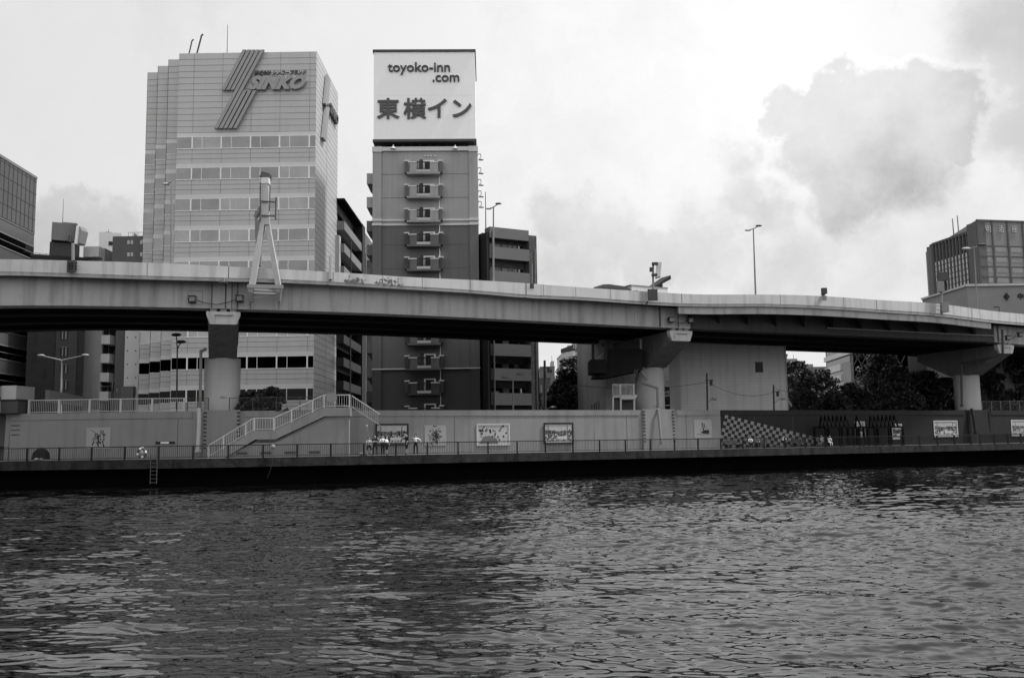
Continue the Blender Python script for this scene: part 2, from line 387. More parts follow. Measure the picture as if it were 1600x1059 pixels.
# flood wall: pale painted part, dark painted part, casings round the piers
def wpt(px, off=0.0): return bpt(px, off, wallc)
fw = thing('flood_wall', 'long painted concrete flood wall behind the riverside promenade', 'flood wall', (wpt(800)[0].x, wpt(800)[0].y, PZ))
MB().sweep(line(wallc, 14, 1127), [(0, PZ - .1), (0, WZ), (.7, WZ), (.7, PZ - .1)]).build('wall_face', M['wall'], fw, True, label='pale grey painted length of the wall')
MB().sweep(line(wallc, 1127, 2200), [(0, PZ - .1), (0, WZ), (.7, WZ), (.7, PZ - .1)]).build('wall_face', M['wall_d'], fw, True, label='dark grey painted length of the wall')
MB().sweep(line(wallc, 16, 300), [(-.06, WZ - .55), (-.06, WZ + .02), (.76, WZ + .02), (.76, WZ - .55)]).build('coping', M['wall'], fw, True)
MB().sweep(line(wallc, 380, 1000), [(-.06, WZ - .5), (-.06, WZ + .02), (.76, WZ + .02), (.76, WZ - .5)]).build('coping', M['wall'], fw, True)
MB().sweep(line(wallc, 1058, 1126), [(-.06, WZ - .5), (-.06, WZ + .02), (.76, WZ + .02), (.76, WZ - .5)]).build('coping', M['wall'], fw, True)
MB().sweep(line(wallc, 1128, 1508), [(-.06, WZ - .5), (-.06, WZ + .02), (.76, WZ + .02), (.76, WZ - .5)]).build('coping', M['wall_d'], fw, True)
MB().sweep(line(wallc, 1550, 2200), [(-.06, WZ - .5), (-.06, WZ + .02), (.76, WZ + .02), (.76, WZ - .5)]).build('coping', M['wall_d'], fw, True)
for a, b, mt in ((318, 374, 'wall'), (1004, 1054, 'wall'), (1513, 1548, 'wall_d')):
    MB().sweep(line(wallc, a, b, 8), [(-.25, PZ), (-.12, WZ + .1), (.9, WZ + .1), (.9, PZ)]).build('pier_casing', M[mt], fw, True)
    mb = MB()
    for e in (a + 2, b - 2):
        for k in range(11):
            p, d = wpt(e, -.17 - .02 * (k % 2)); z = PZ + .5 + k * .33
            mb.beam((p.x - d.x * .13, p.y - d.y * .13, z), (p.x + d.x * .13, p.y + d.y * .13, z), .1, .09)
    mb.build('bolts', M['black' if mt == 'wall' else 'steel_dark'], fw, True)
mb = MB()
for px in (277, 418, 710, 980, 1073, 1180, 1240, 1400, 1555):
    p, d = wpt(px, -.004); mb.beam((p.x, p.y, PZ), (p.x, p.y, WZ), .035, .02)
mb.build('expansion_joints', M['dgrey'], fw, True)
# chequer painting on the wall (flat paint)
mb = MB(); p0, d0 = wpt(1127); 
def wq(px, py): q, _ = wpt(px, -.012); v_ = P(px, py, q.y); return (v_.x, v_.y, max(v_.z, PZ + .03))
for i in range(30):
    for j in range(11):
        if (i + j) % 2 or j > 9.6 - i * .24 + .6: continue
        c = [(1133 + 5.05 * (i + a) - 1.1 * (j + b), 647.5 + 1.26 * (i + a) + 5.25 * (j + b)) for a, b in ((0, 0), (1, 0), (1, 1), (0, 1))]
        q4 = [wq(*p_) for p_ in c]
        if q4[2][2] >= q4[1][2] - .05: continue
        mb.prism(q4, (0.002, -.006, 0))
mb.build('chequer_painting', M['wall'], fw, True, label='pale chequered triangle painted on dark wall')
# pale repaint patch at 930-970
mb = MB(); mb.sweep(line(wallc, 929, 939, 5), [(-.03, PZ), (-.03, PZ + 1.9), (.0, PZ + 1.9), (0, PZ)]); mb.build('repaint_patch', M['mgrey'], fw, True)
# plaque with a white middle
mb = MB(); mb.sweep(line(wallc, 243, 273, 8), [(-.06, PZ + 1.22), (-.06, PZ + 1.42), (-.01, PZ + 1.42), (-.01, PZ + 1.22)])
pq_p, pq_d = wpt(258); pq = thing('plaque', 'small black wall plaque with a white middle field', 'plaque', (pq_p.x, pq_p.y, PZ + 1.2))
mb.build('backing', M['black'], pq, True)
MB().sweep(line(wallc, 251, 264, 6), [(-.075, PZ + 1.24), (-.075, PZ + 1.40), (-.06, PZ + 1.40), (-.06, PZ + 1.24)]).build('name_field', M['white'], pq, True)

# ------------------------------------------------------------ viaduct
def chord(px):
    k = (px - 800) / F_PX; x0, y0 = 16.15, 94.3; s = .4477; return (y0 - s * x0) / (1 - s * k)
_g = curve([(-700, 78), (-300, 74.5), (0, 73.3), (345, 76.7), (600, 81.1), (900, 89.3), (1050, 94.3)])
_g2 = curve([(1575, chord(1575)), (1800, 136), (2200, 185)])
def gird(px): return _g(px) if px <= 1050 else (chord(px) if px <= 1575 else _g2(px))
para = curve([(-700, 77), (-300, 73.4), (0, 72.2), (345, 75.5), (600, 80.1), (900, 87.8), (1050, 92.2), (1200, 95), (1300, 97.4), (1400, 100.5), (1475, 104), (1600, 113), (1800, 131), (2200, 180)])
ytop = curve([(-100, 402.5), (0, 405), (106, 407.5), (221, 410.5), (345, 416), (430, 420.5), (520, 425), (640, 433), (745, 437.5), (835, 443), (900, 448), (1030, 456), (1085, 459.5), (1180, 460), (1240, 460.3), (1300, 462.5), (1400, 469.5), (1475, 473.5), (1575, 487), (1640, 492)])
ybot = curve([(-100, 428), (0, 430), (106, 433), (220, 436.5), (345, 439.5), (430, 441.5), (520, 445.5), (600, 450), (740, 458), (835, 465.5), (900, 468), (1045, 477), (1085, 478.6), (1220, 479), (1300, 482), (1400, 488.5), (1475, 493), (1575, 505), (1640, 509)])
def zt(px): x = min(max(px, 0), 1620); return P(x, ytop(x), para(x)).z
def zb(px): x = min(max(px, 0), 1620); return P(x, ybot(x), para(x)).z
ZB = 14.5
hw = thing('elevated_highway', 'long curving grey elevated highway with pale parapet over the riverside', 'elevated highway', (G2(700, 90).x, 90, ZB))
xs = list(np.arange(-700, 2201, 15)); pl = [G2(x, para(x)) for x in xs]; pn = normals(pl)
zts = np.array([zt(x) for x in xs]); zbs = np.array([zb(x) for x in xs])
ker = np.ones(5) / 5; zts = np.convolve(np.pad(zts, 2, 'edge'), ker, 'valid'); zbs = np.convolve(np.pad(zbs, 2, 'edge'), ker, 'valid')
MB().sweep(pl, [[(0, b + .28), (0, t), (.28, t), (.28, b + .28)] for t, b in zip(zts, zbs)]).build('parapet', M['parapet'], hw, True, label='pale concrete parapet facing the river')
MB().sweep(pl, [[(.05, b), (.05, b + .28), (.9, b + .28), (.9, b + .1)] for t, b in zip(zts, zbs)]).build('deck_edge', M['girder'], hw, True)
gl = [G2(x, gird(x)) for x in xs]
gs = [];                            # smooth the girder normal field for the far side
gn = normals(gl)
for i in range(len(gl)):
    a = Vector((0, 0))
    for j in range(max(0, i - 6), min(len(gl), i + 7)): a += Vector(gn[j])
    gs.append(a.normalized())
fl = [g + s * 17.6 for g, s in zip(gl, gs)]
n = len(xs); mb = MB()
vs = []
for i in range(n):
    p = pl[i] + Vector(pn[i]) * .3; q = fl[i]; zz = zbs[i] + .2
    vs += [(p.x, p.y, zz), (q.x, q.y, zz), (q.x, q.y, zz + .35), (p.x, p.y, zz + .35)]
mb.add(vs, [f for i in range(n - 1) for f in [(4 * i + j, 4 * i + (j + 1) % 4, 4 * i + 4 + (j + 1) % 4, 4 * i + 4 + j) for j in range(4)]])
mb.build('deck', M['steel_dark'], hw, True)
MB().sweep(fl, [[(-.3, b + .2), (-.3, t), (0, t), (0, b + .2)] for t, b in zip(zts, zbs)]).build('parapet', M['parapet'], hw, True)
def girder(off, z0, w, mt, zto):
    ln = [g + s * off for g, s in zip(gl, gs)]
    return MB().sweep(ln, [[(0, z0), (0, b + zto), (w, b + zto), (w, z0)] for b in zbs]).build('girder', M[mt], hw, True)
i1 = xs.index(min(xs, key=lambda x: abs(x - 1080)))
ln = gl[:i1 + 1]; MB().sweep(ln, [[(0, ZB), (0, b + .1), (1.6, b + .1), (1.6, ZB)] for b in zbs[:i1 + 1]]).build('girder', M['girder'], hw, True)
i2 = xs.index(min(xs, key=lambda x: abs(x - 1568)))
gm = G('shaded_girder_paint', .05, .7, .2, .4, streak=.3)  # overhang's shade put into a darker copy of the girder paint
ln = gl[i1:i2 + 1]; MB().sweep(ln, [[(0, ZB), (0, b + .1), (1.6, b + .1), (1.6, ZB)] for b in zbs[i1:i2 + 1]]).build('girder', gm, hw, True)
pe = pl[i1 - 1:i2 + 1]; MB().sweep(pe, [[(.3, b - .72), (.3, b + .02), (.6, b + .02), (.6, b - .72)] for b in zbs[i1 - 1:i2 + 1]]).build('edge_beam', M['girder'], hw, True)
ln = gl[i2:]; MB().sweep(ln, [[(0, ZB), (0, b + .1), (1.6, b + .1), (1.6, ZB)] for b in zbs[i2:]]).build('girder', M['girder'], hw, True)
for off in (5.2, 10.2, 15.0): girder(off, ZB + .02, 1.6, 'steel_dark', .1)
# cross frames, girder stiffeners, overhang brackets
mb = MB(); mb2 = MB()
for i in range(20, n - 20, 3):
    a = gl[i] + gs[i] * 1.6; b = gl[i] + gs[i] * 15.2; mb.beam((a.x, a.y, 15.6), (b.x, b.y, 15.6), .35, .5)
    if 1080 < xs[i] < 1560:
        q = pl[i] + Vector(pn[i]) * .8; g = gl[i]
        mb2.prism([(q.x, q.y, zbs[i] + .15), (q.x, q.y, zbs[i] - .2), (g.x, g.y, ZB + .7), (g.x, g.y, zbs[i] + .15)], (.12, .05, 0))
mb.build('cross_frames', M['steel_dark'], hw, True); mb2.build('brackets', M['steel_dark'], hw, True)
mb = MB()
for px in (352, 661, 737, 826, 854, 905, 960, 1073, 1230, 1330, 1382, 1504, 519, 598, 222, 1545):
    p, d = bpt(px, -.006, para); t, b = zt(px), zb(px)
    mb.beam((p.x, p.y, b + .3), (p.x, p.y, t), .05 if px in (352, 737, 826, 1073) else .025, .02)
mb.build('parapet_joints', M['dgrey'], hw, True)
# drip pipe under the parapet and faint ladder marks on the girder
for a, b in ((100, 345), (440, 1010)):
    pts = []
    for x in np.arange(a, b, 20):
        p, d = bpt(x, -.03, para); pts.append((p.x, p.y, zb(x) - .03))
    MB().tube(pts, .05, 6).build('drip_pipe', M['dgrey'], hw, True)
mb = MB()
for c in (70, 659):
    for k in range(14):
        p, d = bpt(c, -.02, gird); z = ZB + .25 + k * .14
        mb.beam((p.x - d.x * .17, p.y - d.y * .17, z), (p.x + d.x * .17, p.y + d.y * .17, z), .02, .03)
mb.build('access_rungs', M['mgrey'], hw, True)
mb = MB(); rr = random.Random(3)
for c, zc in [(c, z) for c in (300, 375, 1004, 1048, 1078) for z in (1,)]:
    p, d = bpt(c, -.012, gird); zz = ZB + .3
    w = .55
    for s in (-w, w): mb.beam((p.x + d.x * s, p.y + d.y * s, zz), (p.x + d.x * s, p.y + d.y * s, zz + 1.1), .03, .02)
    for z in (zz, zz + 1.1): mb.beam((p.x - d.x * w, p.y - d.y * w, z), (p.x + d.x * w, p.y + d.y * w, z), .02, .03)
mb.build('hatches', M['mgrey'], hw, True)
mb = MB()
for px, w in ((348, .09), (326, .05), (358, .05), (367, .05), (1037, .2), (1066, .08), (1571, .15), (433, .03), (388, .03), (1090, .05)):
    p, d = bpt(px, -.02, gird); MB().beam((p.x, p.y, ZB + .05), (p.x, p.y, 16.6), w, .06).build('joint_plate', M['dgrey'], hw, True)
pass
# peeled paint patches on the parapet
mb = MB(); rr = random.Random(11)
for k in range(130):
    c = rr.choice([545, 552, 560, 595, 605, 612, 622]) + rr.gauss(0, 5); p, d = bpt(c, -.008, para)
    z = zb(c) + .3 + abs(rr.gauss(0, .3)); w = rr.uniform(.03, .2) * rr.random() + .02; h = w * rr.uniform(.5, 1.4)
    if z + h > zt(c) - .1: continue
    m_ = rr.randint(5, 7); pts = []
    for i in range(m_):
        t = 6.283 * i / m_; r_ = rr.uniform(.5, 1); pts.append((p.x + d.x * w * r_ * math.cos(t), p.y + d.y * w * r_ * math.cos(t), z + h * r_ * math.sin(t)))
    mb.prism(pts, (.001, -.004, 0))
mb.build('peeled_patches', M['peel'], hw, True)

def pier(px_tip, L_, label, px_col=None):
    p, d = bpt(px_tip, 0, gird); nn = Vector((-d.y, d.x))
    if px_col:                     # turn the crosshead so that it runs from the tip to the column
        c = G2(px_col, p.y + L_ * .95); nn = (c - p).normalized(); d = Vector((nn.y, -nn.x))
    c = p + nn * L_
    t = thing('viaduct_pier', label, 'bridge pier', (c.x, c.y, GZ), 0, 'piers of the elevated highway')
    MB().cyl((c.x, c.y, GZ - 2), (c.x, c.y, 10.95), 1.55, 1.55, 40).build('column', M['pier'], t, True, smooth=False)
    o = t.children[0]
    for f in o.data.polygons:
        if len(f.vertices) == 4: f.use_smooth = True
    hwid = 1.2
    prof = [(.25, 14.22), (.25, 13.25), (L_ - 1.5, 10.9), (L_ + 1.5, 10.9), (2 * L_ + .5, 13.3), (2 * L_ + .5, 14.22)]
    def pt(s, z, k): q = p + nn * s + d * k; return (q.x, q.y, z)
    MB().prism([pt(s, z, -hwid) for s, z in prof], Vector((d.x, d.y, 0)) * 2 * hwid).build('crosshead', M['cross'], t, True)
    mb = MB()                      # flared cap on the tip
    mb.prism([pt(0.0, 14.25, -1.35), pt(0.0, 13.95, -1.35), pt(0.0, 13.2, -1.05), pt(0.0, 13.2, 1.05), pt(0.0, 13.95, 1.35), pt(0.0, 14.25, 1.35)], (nn.x * .55, nn.y * .55, 0))
    mb.beam(pt(-.1, 14.0, -.75), pt(-.1, 14.0, .75), .2, .1); mb.beam(pt(-.1, 14.0, -.75), pt(-.1, 13.4, -.75), .1, .1)
    cp = mb.build('cap', M['parapet'], t, True)
    mb = MB()
    for k in (-.8, .0, .75): mb.prism([pt(.1, 14.26, k - .25), pt(.8, 14.26, k - .25), pt(.8, 14.26, k + .25), pt(.1, 14.26, k + .25)], (0, 0, .22))
    mb.build('bearings', M['mgrey'], t, True)
    MB().beam(pt(.9, 13.5, 1.22), pt(L_ - .2, 12.2, 1.22), .12, .12).build('stiffener', M['dgrey'], t, True)
    return t, c, p, nn, d
pr1 = pier(345, 7.0, 'pale round viaduct pier by the staircase with dark crosshead', 345.5)
pr2 = pier(1070, 6.6, 'round viaduct pier with bent drain pipe beside the maintenance platform', 1017)
pr3 = pier(1582, 6.4, 'rightmost round viaduct pier in front of the dark trees', 1515)
# dark steel jacket on the first crosshead, sign cloths
def vpipe(name, label, pts, r, mat, group=None, cat='drain pipe'):
    t = thing(name, label, cat, pts[-1], 0, group)
    MB().tube(pts, r, 8).build('pipe', M[mat], t, True, smooth=False)
    mb = MB()
    for a in pts[1:-1]: mb.sphere(a, r * 1.15, 8, 6)
    mb.cyl(pts[-1], Vector(pts[-1]) + Vector((0, 0, .25)), r * 1.5, r * 1.5, 8)
    mb.build('fittings', M[mat], t, True); return t
def wp(px, py, off=0.0):           # point seen on the flood wall
    p, d = wpt(px, off); return P(px, py, p.y)
vpipe('drain_pipe', 'pale drain pipe running down the wall left of the staircase', [P(311, 637, 78.4), P(311, 660, 78.4), P(309, 706, 78.4)], .17, 'lgrey', 'drain pipes on the flood wall')
vpipe('drain_pipe', 'thin dark riser pipe beside the first pier', [P(322, 545, 81.2), P(314, 549, 81.2), P(313, 600, 81.2), P(313, 643, 81.2)], .13, 'mgrey')
c2 = pr2[1]
vpipe('drain_pipe', 'bent pale drain pipe wrapped round the second pier', [P(1001, 530, 98), P(1002, 580, 98), P(1010, 592, 98), P(1003, 598, 98), P(1027, 606, 97.4), P(1028, 636, 97.2), P(1028.3, 640, 93.0), P(1034, 694, 92.6)], .13, 'mgrey')
vpipe('drain_pipe', 'dark drain pipe stepping down beside the third pier', [P(1566, 515, 112.5), P(1567, 552, 113), P(1551, 558, 114), P(1502, 568, 118.3), P(1503, 635, 116.5)], .14, 'dgrey')
vpipe('drain_pipe', 'slanting dark pipe on the dark wall under the third pier', [P(1518, 638, 111), P(1521, 650, 110.8), P(1525, 678, 110.6)], .17, 'black', 'drain pipes on the flood wall')
# small numeral patches on columns
for (t, px, py, d_) in ((pr1[0], 344, 618, None), (pr2[0], 1022, 633, None)):
    c = pr1[1] if t is pr1[0] else pr2[1]
    Y = c.y - 1.56; q = P(px, py, Y); q2 = P(px + 9, py + 3, Y)
    mb = MB()
    for k in range(4): mb.box(q.x + k * .14, q.y - .01, q2.z, q.x + k * .14 + .09, q.y + .05, q.z)
    mb.build('number_mark', M['lgrey'], t, True)

# ------------------------------------------------------------ office building with the stepped left corner
f = Fac(264, 113, 489, 113)
ob = f.thing('office_building', 'tall pale metal-clad office block with stepped left corner and SINKO lettering', 'building')
Lw = f.L; topz = f.z(380, 82.5)
zr1 = f.z(320, 214.8); zr9 = f.z(320, 609); FH = (zr1 - zr9) / 8; WH = 1.42
ST = [(0, 0, f.u(264), Lw)]
MB().box(0, 0, 0, Lw, 14.5, topz).build('wall', M['clad'], ob)
stx = []
for k, (pl_, pr_, dep, px, py) in enumerate(((247, 264, 115.1, 270, 93.2), (230, 247, 117.2, 254, 103.3), (213.5, 230, 119.3, 238, 113.3))):
    ff = Fac(pl_, dep, pr_, dep); xa = ff.a.x - f.a.x; y = dep - 113; tz = ff.z(px, py); stx.append((xa, xa + ff.L, y, tz))
    MB().box(xa, y, 0, xa + ff.L + .2, 14.5, tz).build('wall', M['clad'], ob)
jt = MB(); fr = MB(); st = MB()
bays = [0] + [f.u(p, 290) for p in (299, 344.6, 390.6, 436, 482.7)] + [Lw]
wz = [zr1 - k * FH for k in range(10)]
for k, z in enumerate(wz):
    zb_ = max(z - WH, .1)
    for i in range(6):
        a, b = bays[i], bays[i + 1]
        w = MB().box(a + .06, -.02, zb_, b - .06, .1, z).build('window', M[('glass', 'glass_b', 'glass_c')[(i * 5 + k * 3) % 7 % 3] if k < 7 else ('glass_d' if k < 8 else 'black')], ob)  # lowest rows: dark reflections put into the pane colour
        if b - a > 2:
            c = a + (b - a) * .34; MB().box(c - .035, -.05, zb_, c + .035, -.02, z).build('mullion', M['frame'], w)
        if i: fr.box(a - .09, -.07, zb_, a + .09, -.0, z)
    fr.box(0, -.09, zb_ - .09, Lw, 0, zb_); fr.box(0, -.06, z, Lw, 0, z + .05)
    st.box(0, -.035, z + .05, Lw, 0, z + .55)                 # pale reveal above each window row
    if k < 9:
        for q in (.62, 1.25): jt.box(0, -.012, zb_ - .12 - q * .98, Lw, 0, zb_ - .12 - q * .98 + .05)
    for (xa, xb, y, tz) in stx:
        zz = z
        MB().box(xa + .04, y - .02, zb_, xb - .04, y + .1, zz).build('window', M['glass' if k < 7 else ('glass_d' if k < 8 else 'black')], ob)  # stepped panes carry the same dark reflections in their colour
        fr.box(xa, y - .06, zb_ - .08, xb, y, zb_); st.box(xa, y - .03, zz, xb, y, zz + .5)
        for q in (.62, 1.25): jt.box(xa, y - .012, zb_ - .12 - q * .98, xb, y, zb_ - .12 - q * .98 + .05)
        jt.box(xa - .02, y - .012, .2, xa + .02, y, tz)
nrow = 13; ph = (topz - (zr1 + .6)) / nrow
for k in range(nrow + 1):
    z = zr1 + .6 + k * ph
    if k < nrow: jt.box(0, -.012, z - .025, Lw, 0, z + .025)
    for (xa, xb, y, tz) in stx:
        if z < tz - .3: jt.box(xa, y - .012, z - .025, xb, y, z + .025)
for x in bays[1:-1]:
    jt.box(x - .02, -.013, .2, x + .02, 0, topz)
nr = int(topz / ph)
for k in range(nr + 3):                                        # joints of the receding right side
    z = topz - k * ph
    if z > .3: jt.box(Lw, 0, z - .025, Lw + .012, 14.5, z + .025)
jt.box(Lw, 7, .2, Lw + .013, 7.04, topz)
jt.build('panel_joints', M['joint'], ob); fr.build('window_frames', M['frame'], ob); st.build('reveal_bands', M['clad2'], ob)
MB().box(Lw, 13.2, f.z(520, 445), Lw + .55, 14.4, f.z(520, 330)).build('side_fin', M['clad'], ob)
lg = MB()
def stroke(pa, pb, w=.42):
    ua, za = f.uv(*pa); ub, zb_ = f.uv(*pb)
    lg.prism([(ua, -.12, za), (ua + w, -.12, za), (ub + w, -.12, zb_), (ub, -.12, zb_)], (0, -.4, 0))
for k, x in enumerate((381, 388, 395)): stroke((x, 80.5), (x - 33, 143))      # five leaning bars, broken into two groups
for x in (402, 409): stroke((x, 80.5), (x - 65, 202.5))
for x in (382, 389.5, 397): stroke((x, 144), (x - 31, 202.5))
lg.build('logo_bars', M['sinko'], ob)
u_, z_ = f.uv(432, 132.5)
text('lettering', 'SINKO', 2.2, M['sinko'], ob, (u_, -.35, z_), (math.pi / 2, 0, 0), 1.0, .22, .15, .45, 1.05)
u_, z_ = f.uv(438, 116)
text('lettering', '株式会社 シンコーブランド', .72, M['letter'], ob, (u_, -.25, z_), (math.pi / 2, 0, 0), .74, .1, .012, .35)
lg = MB()                                                      # the same emblem on the right side face
for k in range(4):
    y = 2.8 + k * .45
    lg.prism([(Lw + .1, y + 2.4, topz - .9), (Lw + .1, y + 2.8, topz - .9), (Lw + .1, y + 1.2, topz - 5.4), (Lw + .1, y + .8, topz - 5.4)], (.35, 0, 0))
    lg.prism([(Lw + .1, y + 1.9, topz - 5.0), (Lw + .1, y + 2.3, topz - 5.0), (Lw + .1, y + .2, topz - 10.3), (Lw + .1, y - .2, topz - 10.3)], (.35, 0, 0))
lg.build('logo_bars', M['sinko'], ob)
text('lettering', 'SINKO', 2.0, M['letter'], ob, (Lw + .2, 9.9, topz - 4.6), (math.pi / 2, 0, math.pi / 2), .95, .2, .06, .4)
MB().tube([(f.u(290, 82), .8, topz - .5), (f.u(296, 82), .8, topz + 2.0), (f.u(298.5, 82), .8, topz + 2.2)], .09).tube([(f.u(302, 82), .8, topz - .5), (f.u(311, 82), .8, topz + 2.7), (f.u(313.5, 82), .8, topz + 2.85)], .11).build('roof_davits', M['dgrey'], ob)
MB().cyl((f.u(349, 82), 1.5, topz), (f.u(349, 82), 1.5, topz + 4.4), .05, .03, 6).build('lightning_rod', M['dgrey'], ob)

# ------------------------------------------------------------ hotel tower
f = Fac(582.5, 110, 750.5, 110.35)
ht = f.thing('hotel', 'slim grey hotel tower with balconies up its centre under a rooftop sign box', 'building')
Lw = f.L; zc = f.z(660, 232); z1 = f.z(600, 351); z2 = f.z(600, 577)
D = 16
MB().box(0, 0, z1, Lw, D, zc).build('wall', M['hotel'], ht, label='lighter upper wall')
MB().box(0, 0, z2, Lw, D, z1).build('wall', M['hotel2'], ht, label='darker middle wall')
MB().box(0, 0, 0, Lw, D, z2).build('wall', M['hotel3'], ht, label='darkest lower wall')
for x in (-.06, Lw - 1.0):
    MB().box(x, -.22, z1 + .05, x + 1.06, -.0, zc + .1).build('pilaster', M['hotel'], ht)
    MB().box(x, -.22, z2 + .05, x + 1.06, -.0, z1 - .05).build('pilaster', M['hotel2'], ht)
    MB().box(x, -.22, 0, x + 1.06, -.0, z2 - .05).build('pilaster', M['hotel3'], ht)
mb = MB()
mb.box(1.02, -.3, zc - .38, Lw - 1.02, 0, zc + .12)
for x in (-.1, Lw - 1.06): mb.box(x, -.34, zc - .5, x + 1.16, .1, zc + .16)
for za in (f.z(600, 344.5), f.z(600, 351.5)):
    mb.box(1.02, -.14, za - .12, Lw - 1.02, 0, za + .1)
    for x in (-.12, Lw - 1.06): mb.box(x, -.34, za - .14, x + 1.18, .1, za + .14)
    mb.build('cornice', M['trim'], ht); mb = MB()
mb.box(.5, -.02, zc - .6, Lw - .5, 0, zc - .55); mb.build('cornice', M['trim'], ht); mb = MB()
mb.box(-.1, -.3, z2 - .06, Lw + .1, 0, z2 + .07)
mb.build('string_course', M['trim'], ht)
mb = MB()
for py in (272.7, 309.5, 383, 420): mb.box(1.05, -.012, f.z(600, py) - .03, Lw - 1.05, 0, f.z(600, py) + .02)
mb.build('wall_joints', M['dgrey'], ht)
# balconies
zt1 = f.z(660, 256.6); zt9 = f.z(660, 597.5); BH = (zt1 - zt9) / 9
def X(px): return f.u(px, 420)
def balcony(z, dark):
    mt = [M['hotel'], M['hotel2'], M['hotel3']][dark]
    cz = z - .05; lo = cz - 1.28; y = -1.25
    b = MB()
    b.box(X(640), y, lo, X(652.5), y + .18, cz - .12).box(X(673.5), y, lo, X(686), y + .18, cz - .12)
    b.prism([(X(640), y, lo), (X(640), y, cz - .12), (X(640) - .02, y + .2, cz - .12), (X(640) - .02, y + .2, lo)], (.18, 0, 0))
    b.box(X(637), y + .02, lo - .22, X(689), 0, lo)
    o = b.build('balcony', mt, ht)
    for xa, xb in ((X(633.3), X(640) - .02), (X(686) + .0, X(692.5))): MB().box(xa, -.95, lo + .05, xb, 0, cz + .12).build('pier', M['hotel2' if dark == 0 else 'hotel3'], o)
    c = MB().box(X(640) - .05, y - .05, cz - .12, X(652.5) + .03, y + .23, cz).box(X(673.5) - .03, y - .05, cz - .12, X(686) + .05, y + .23, cz)
    c.box(X(632.7), -1.0, cz + .12, X(640.3), .0, cz + .26).box(X(685.7), -1.0, cz + .12, X(693.1), .0, cz + .26)
    c.build('coping', M['trim'], o)
    MB().box(X(652.5), y - .03, lo + .0, X(673.5), y + .2, lo + .3).build('sill_slab', M['lgrey'], o)
    r = MB()
    for k in range(8):
        x = X(653) + (X(673) - X(653)) * (k + .5) / 8; r.cyl((x, y - .02, lo + .3), (x, y - .02, cz + .06), .036, .036, 5); r.sphere((x, y + .08, cz - .1), .05, 5, 4); r.sphere((x, y + .08, lo + .5), .05, 5, 4)
    r.box(X(652.5), y - .06, cz - .14, X(673.5), y + .02, cz - .04).box(X(652.5), y + .05, lo + .4, X(673.5), y + .11, lo + .44)
    r.build('railing', M['iron'], o)
    d = MB().box(X(662), -.1, lo, X(662) + .18, -.0, cz + .5).box(X(680) - .18, -.1, lo, X(680), 0, cz + .5).box(X(662) + .18, -.1, cz + .35, X(680) - .18, 0, cz + .5)
    dd = d.build('door', M['frame'], ht)
    MB().box(X(662) + .18, -.03, lo, X(680) - .18, .05, cz + .35).build('pane', M['black'], dd)
    MB().box(X(662) - .45, -.04, lo, X(662) - .02, 0, cz + .62).build('door_reveal', M['dgrey'], dd)
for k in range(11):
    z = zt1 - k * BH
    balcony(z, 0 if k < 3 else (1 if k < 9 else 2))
    # stair balconies jutting from the left flank
    if z - 2.6 > 0:
        zz = z - .95
        MB().box(-.85, .5, zz - 1.3, 0, 4.5, zz).build('side_balcony', [M['hotel'], M['hotel2'], M['hotel3']][0 if k < 2 else (1 if k < 9 else 2)], ht)
        MB().prism([(-.83, .6, zz - 1.3), (0, .6, zz - 2.5), (0, .6, zz - 1.3)], (0, 3.5, 0)).build('side_brace', M['black'], ht)
MB().cyl((X(687.3), -.1, .3), (X(687.3), -.1, f.z(687, 276)), .05, .05, 6).build('downpipe', M['frame'], ht)
mb = MB()
for px in (664, 668.5, 673.5, 679.5):
    u_, z_ = f.uv(px, 244.2); mb.sphere((u_, -.06, z_), .12, 8, 5)
mb.build('vent_caps', M['white'], ht)
# billboard on the roof (moves with the building: a part of it)
fb = f; bz0 = f.z(660, 219.5); bz1 = f.z(660, 83.5); bx0 = f.u(584.5, 150); bx1 = f.u(742.5, 150)
bb = MB().box(bx0, -.35, bz0, bx1, 9.0, bz1).build('sign_box', M['billboard'], ht, label='pale rooftop sign box with hotel lettering')
MB().box(bx0 - .12, -.5, bz1, bx1 + .12, 9.1, bz1 + .28).box(bx0 + 1, 1, bz1 + .27, bx1 - 1, 8, bz1 + .5).build('sign_frame', M['dgrey'], bb)
MB().box(bx0 - .1, -.5, bz0 - .3, bx1 + .1, 9.1, bz0).build('sign_frame', M['dgrey'], bb)
sf = MB()
for k in range(12):
    x = bx0 + .3 + k * (bx1 - bx0 - .6) / 11; sf.box(x - .06, .2, zc, x + .06, .32, bz0 - .3)
    if k < 11: x2 = x + (bx1 - bx0 - .6) / 11; sf.beam((x, .5, zc + .1), (x2, .5, bz0 - .5), .07)
sf.box(bx0 + .2, 3, zc, bx1 - .2, 3.2, bz0 - .42)
sf.build('sign_support', M['black'], bb)
mb = MB().box(bx0, -.356, f.z(660, 151) - .02, bx1, -.35, f.z(660, 151) + .02)
for k in range(1, 16): x = bx0 + k * (bx1 - bx0) / 16; mb.box(x - .008, -.354, bz0, x + .008, -.35, bz1)
mb.build('sheet_joints', G('sheet_joint', .76, .7, .0), bb)
HZ = (math.pi / 2, 0, 0)
u_, z_ = f.uv(655.5, 108); text('lettering', 'toyoko-inn', 1.72, M['letter_k'], bb, (u_, -.45, z_), HZ, 1.0, .08, .018)
u_, z_ = f.uv(697, 123.5); text('lettering', '.com', 1.72, M['letter_k'], bb, (u_, -.45, z_), HZ, 1.0, .08, .018)
for ch, px, py, s in (('東', 607, 174.5, 2.72), ('横', 648.5, 174.5, 2.72), ('イ', 684.5, 174, 2.75), ('ン', 721, 174, 2.75)):
    u_, z_ = f.uv(px, py); text('lettering', ch, s, M['letter'], bb, (u_, -.45, z_ - .0), HZ, 1.02, .1, .05)
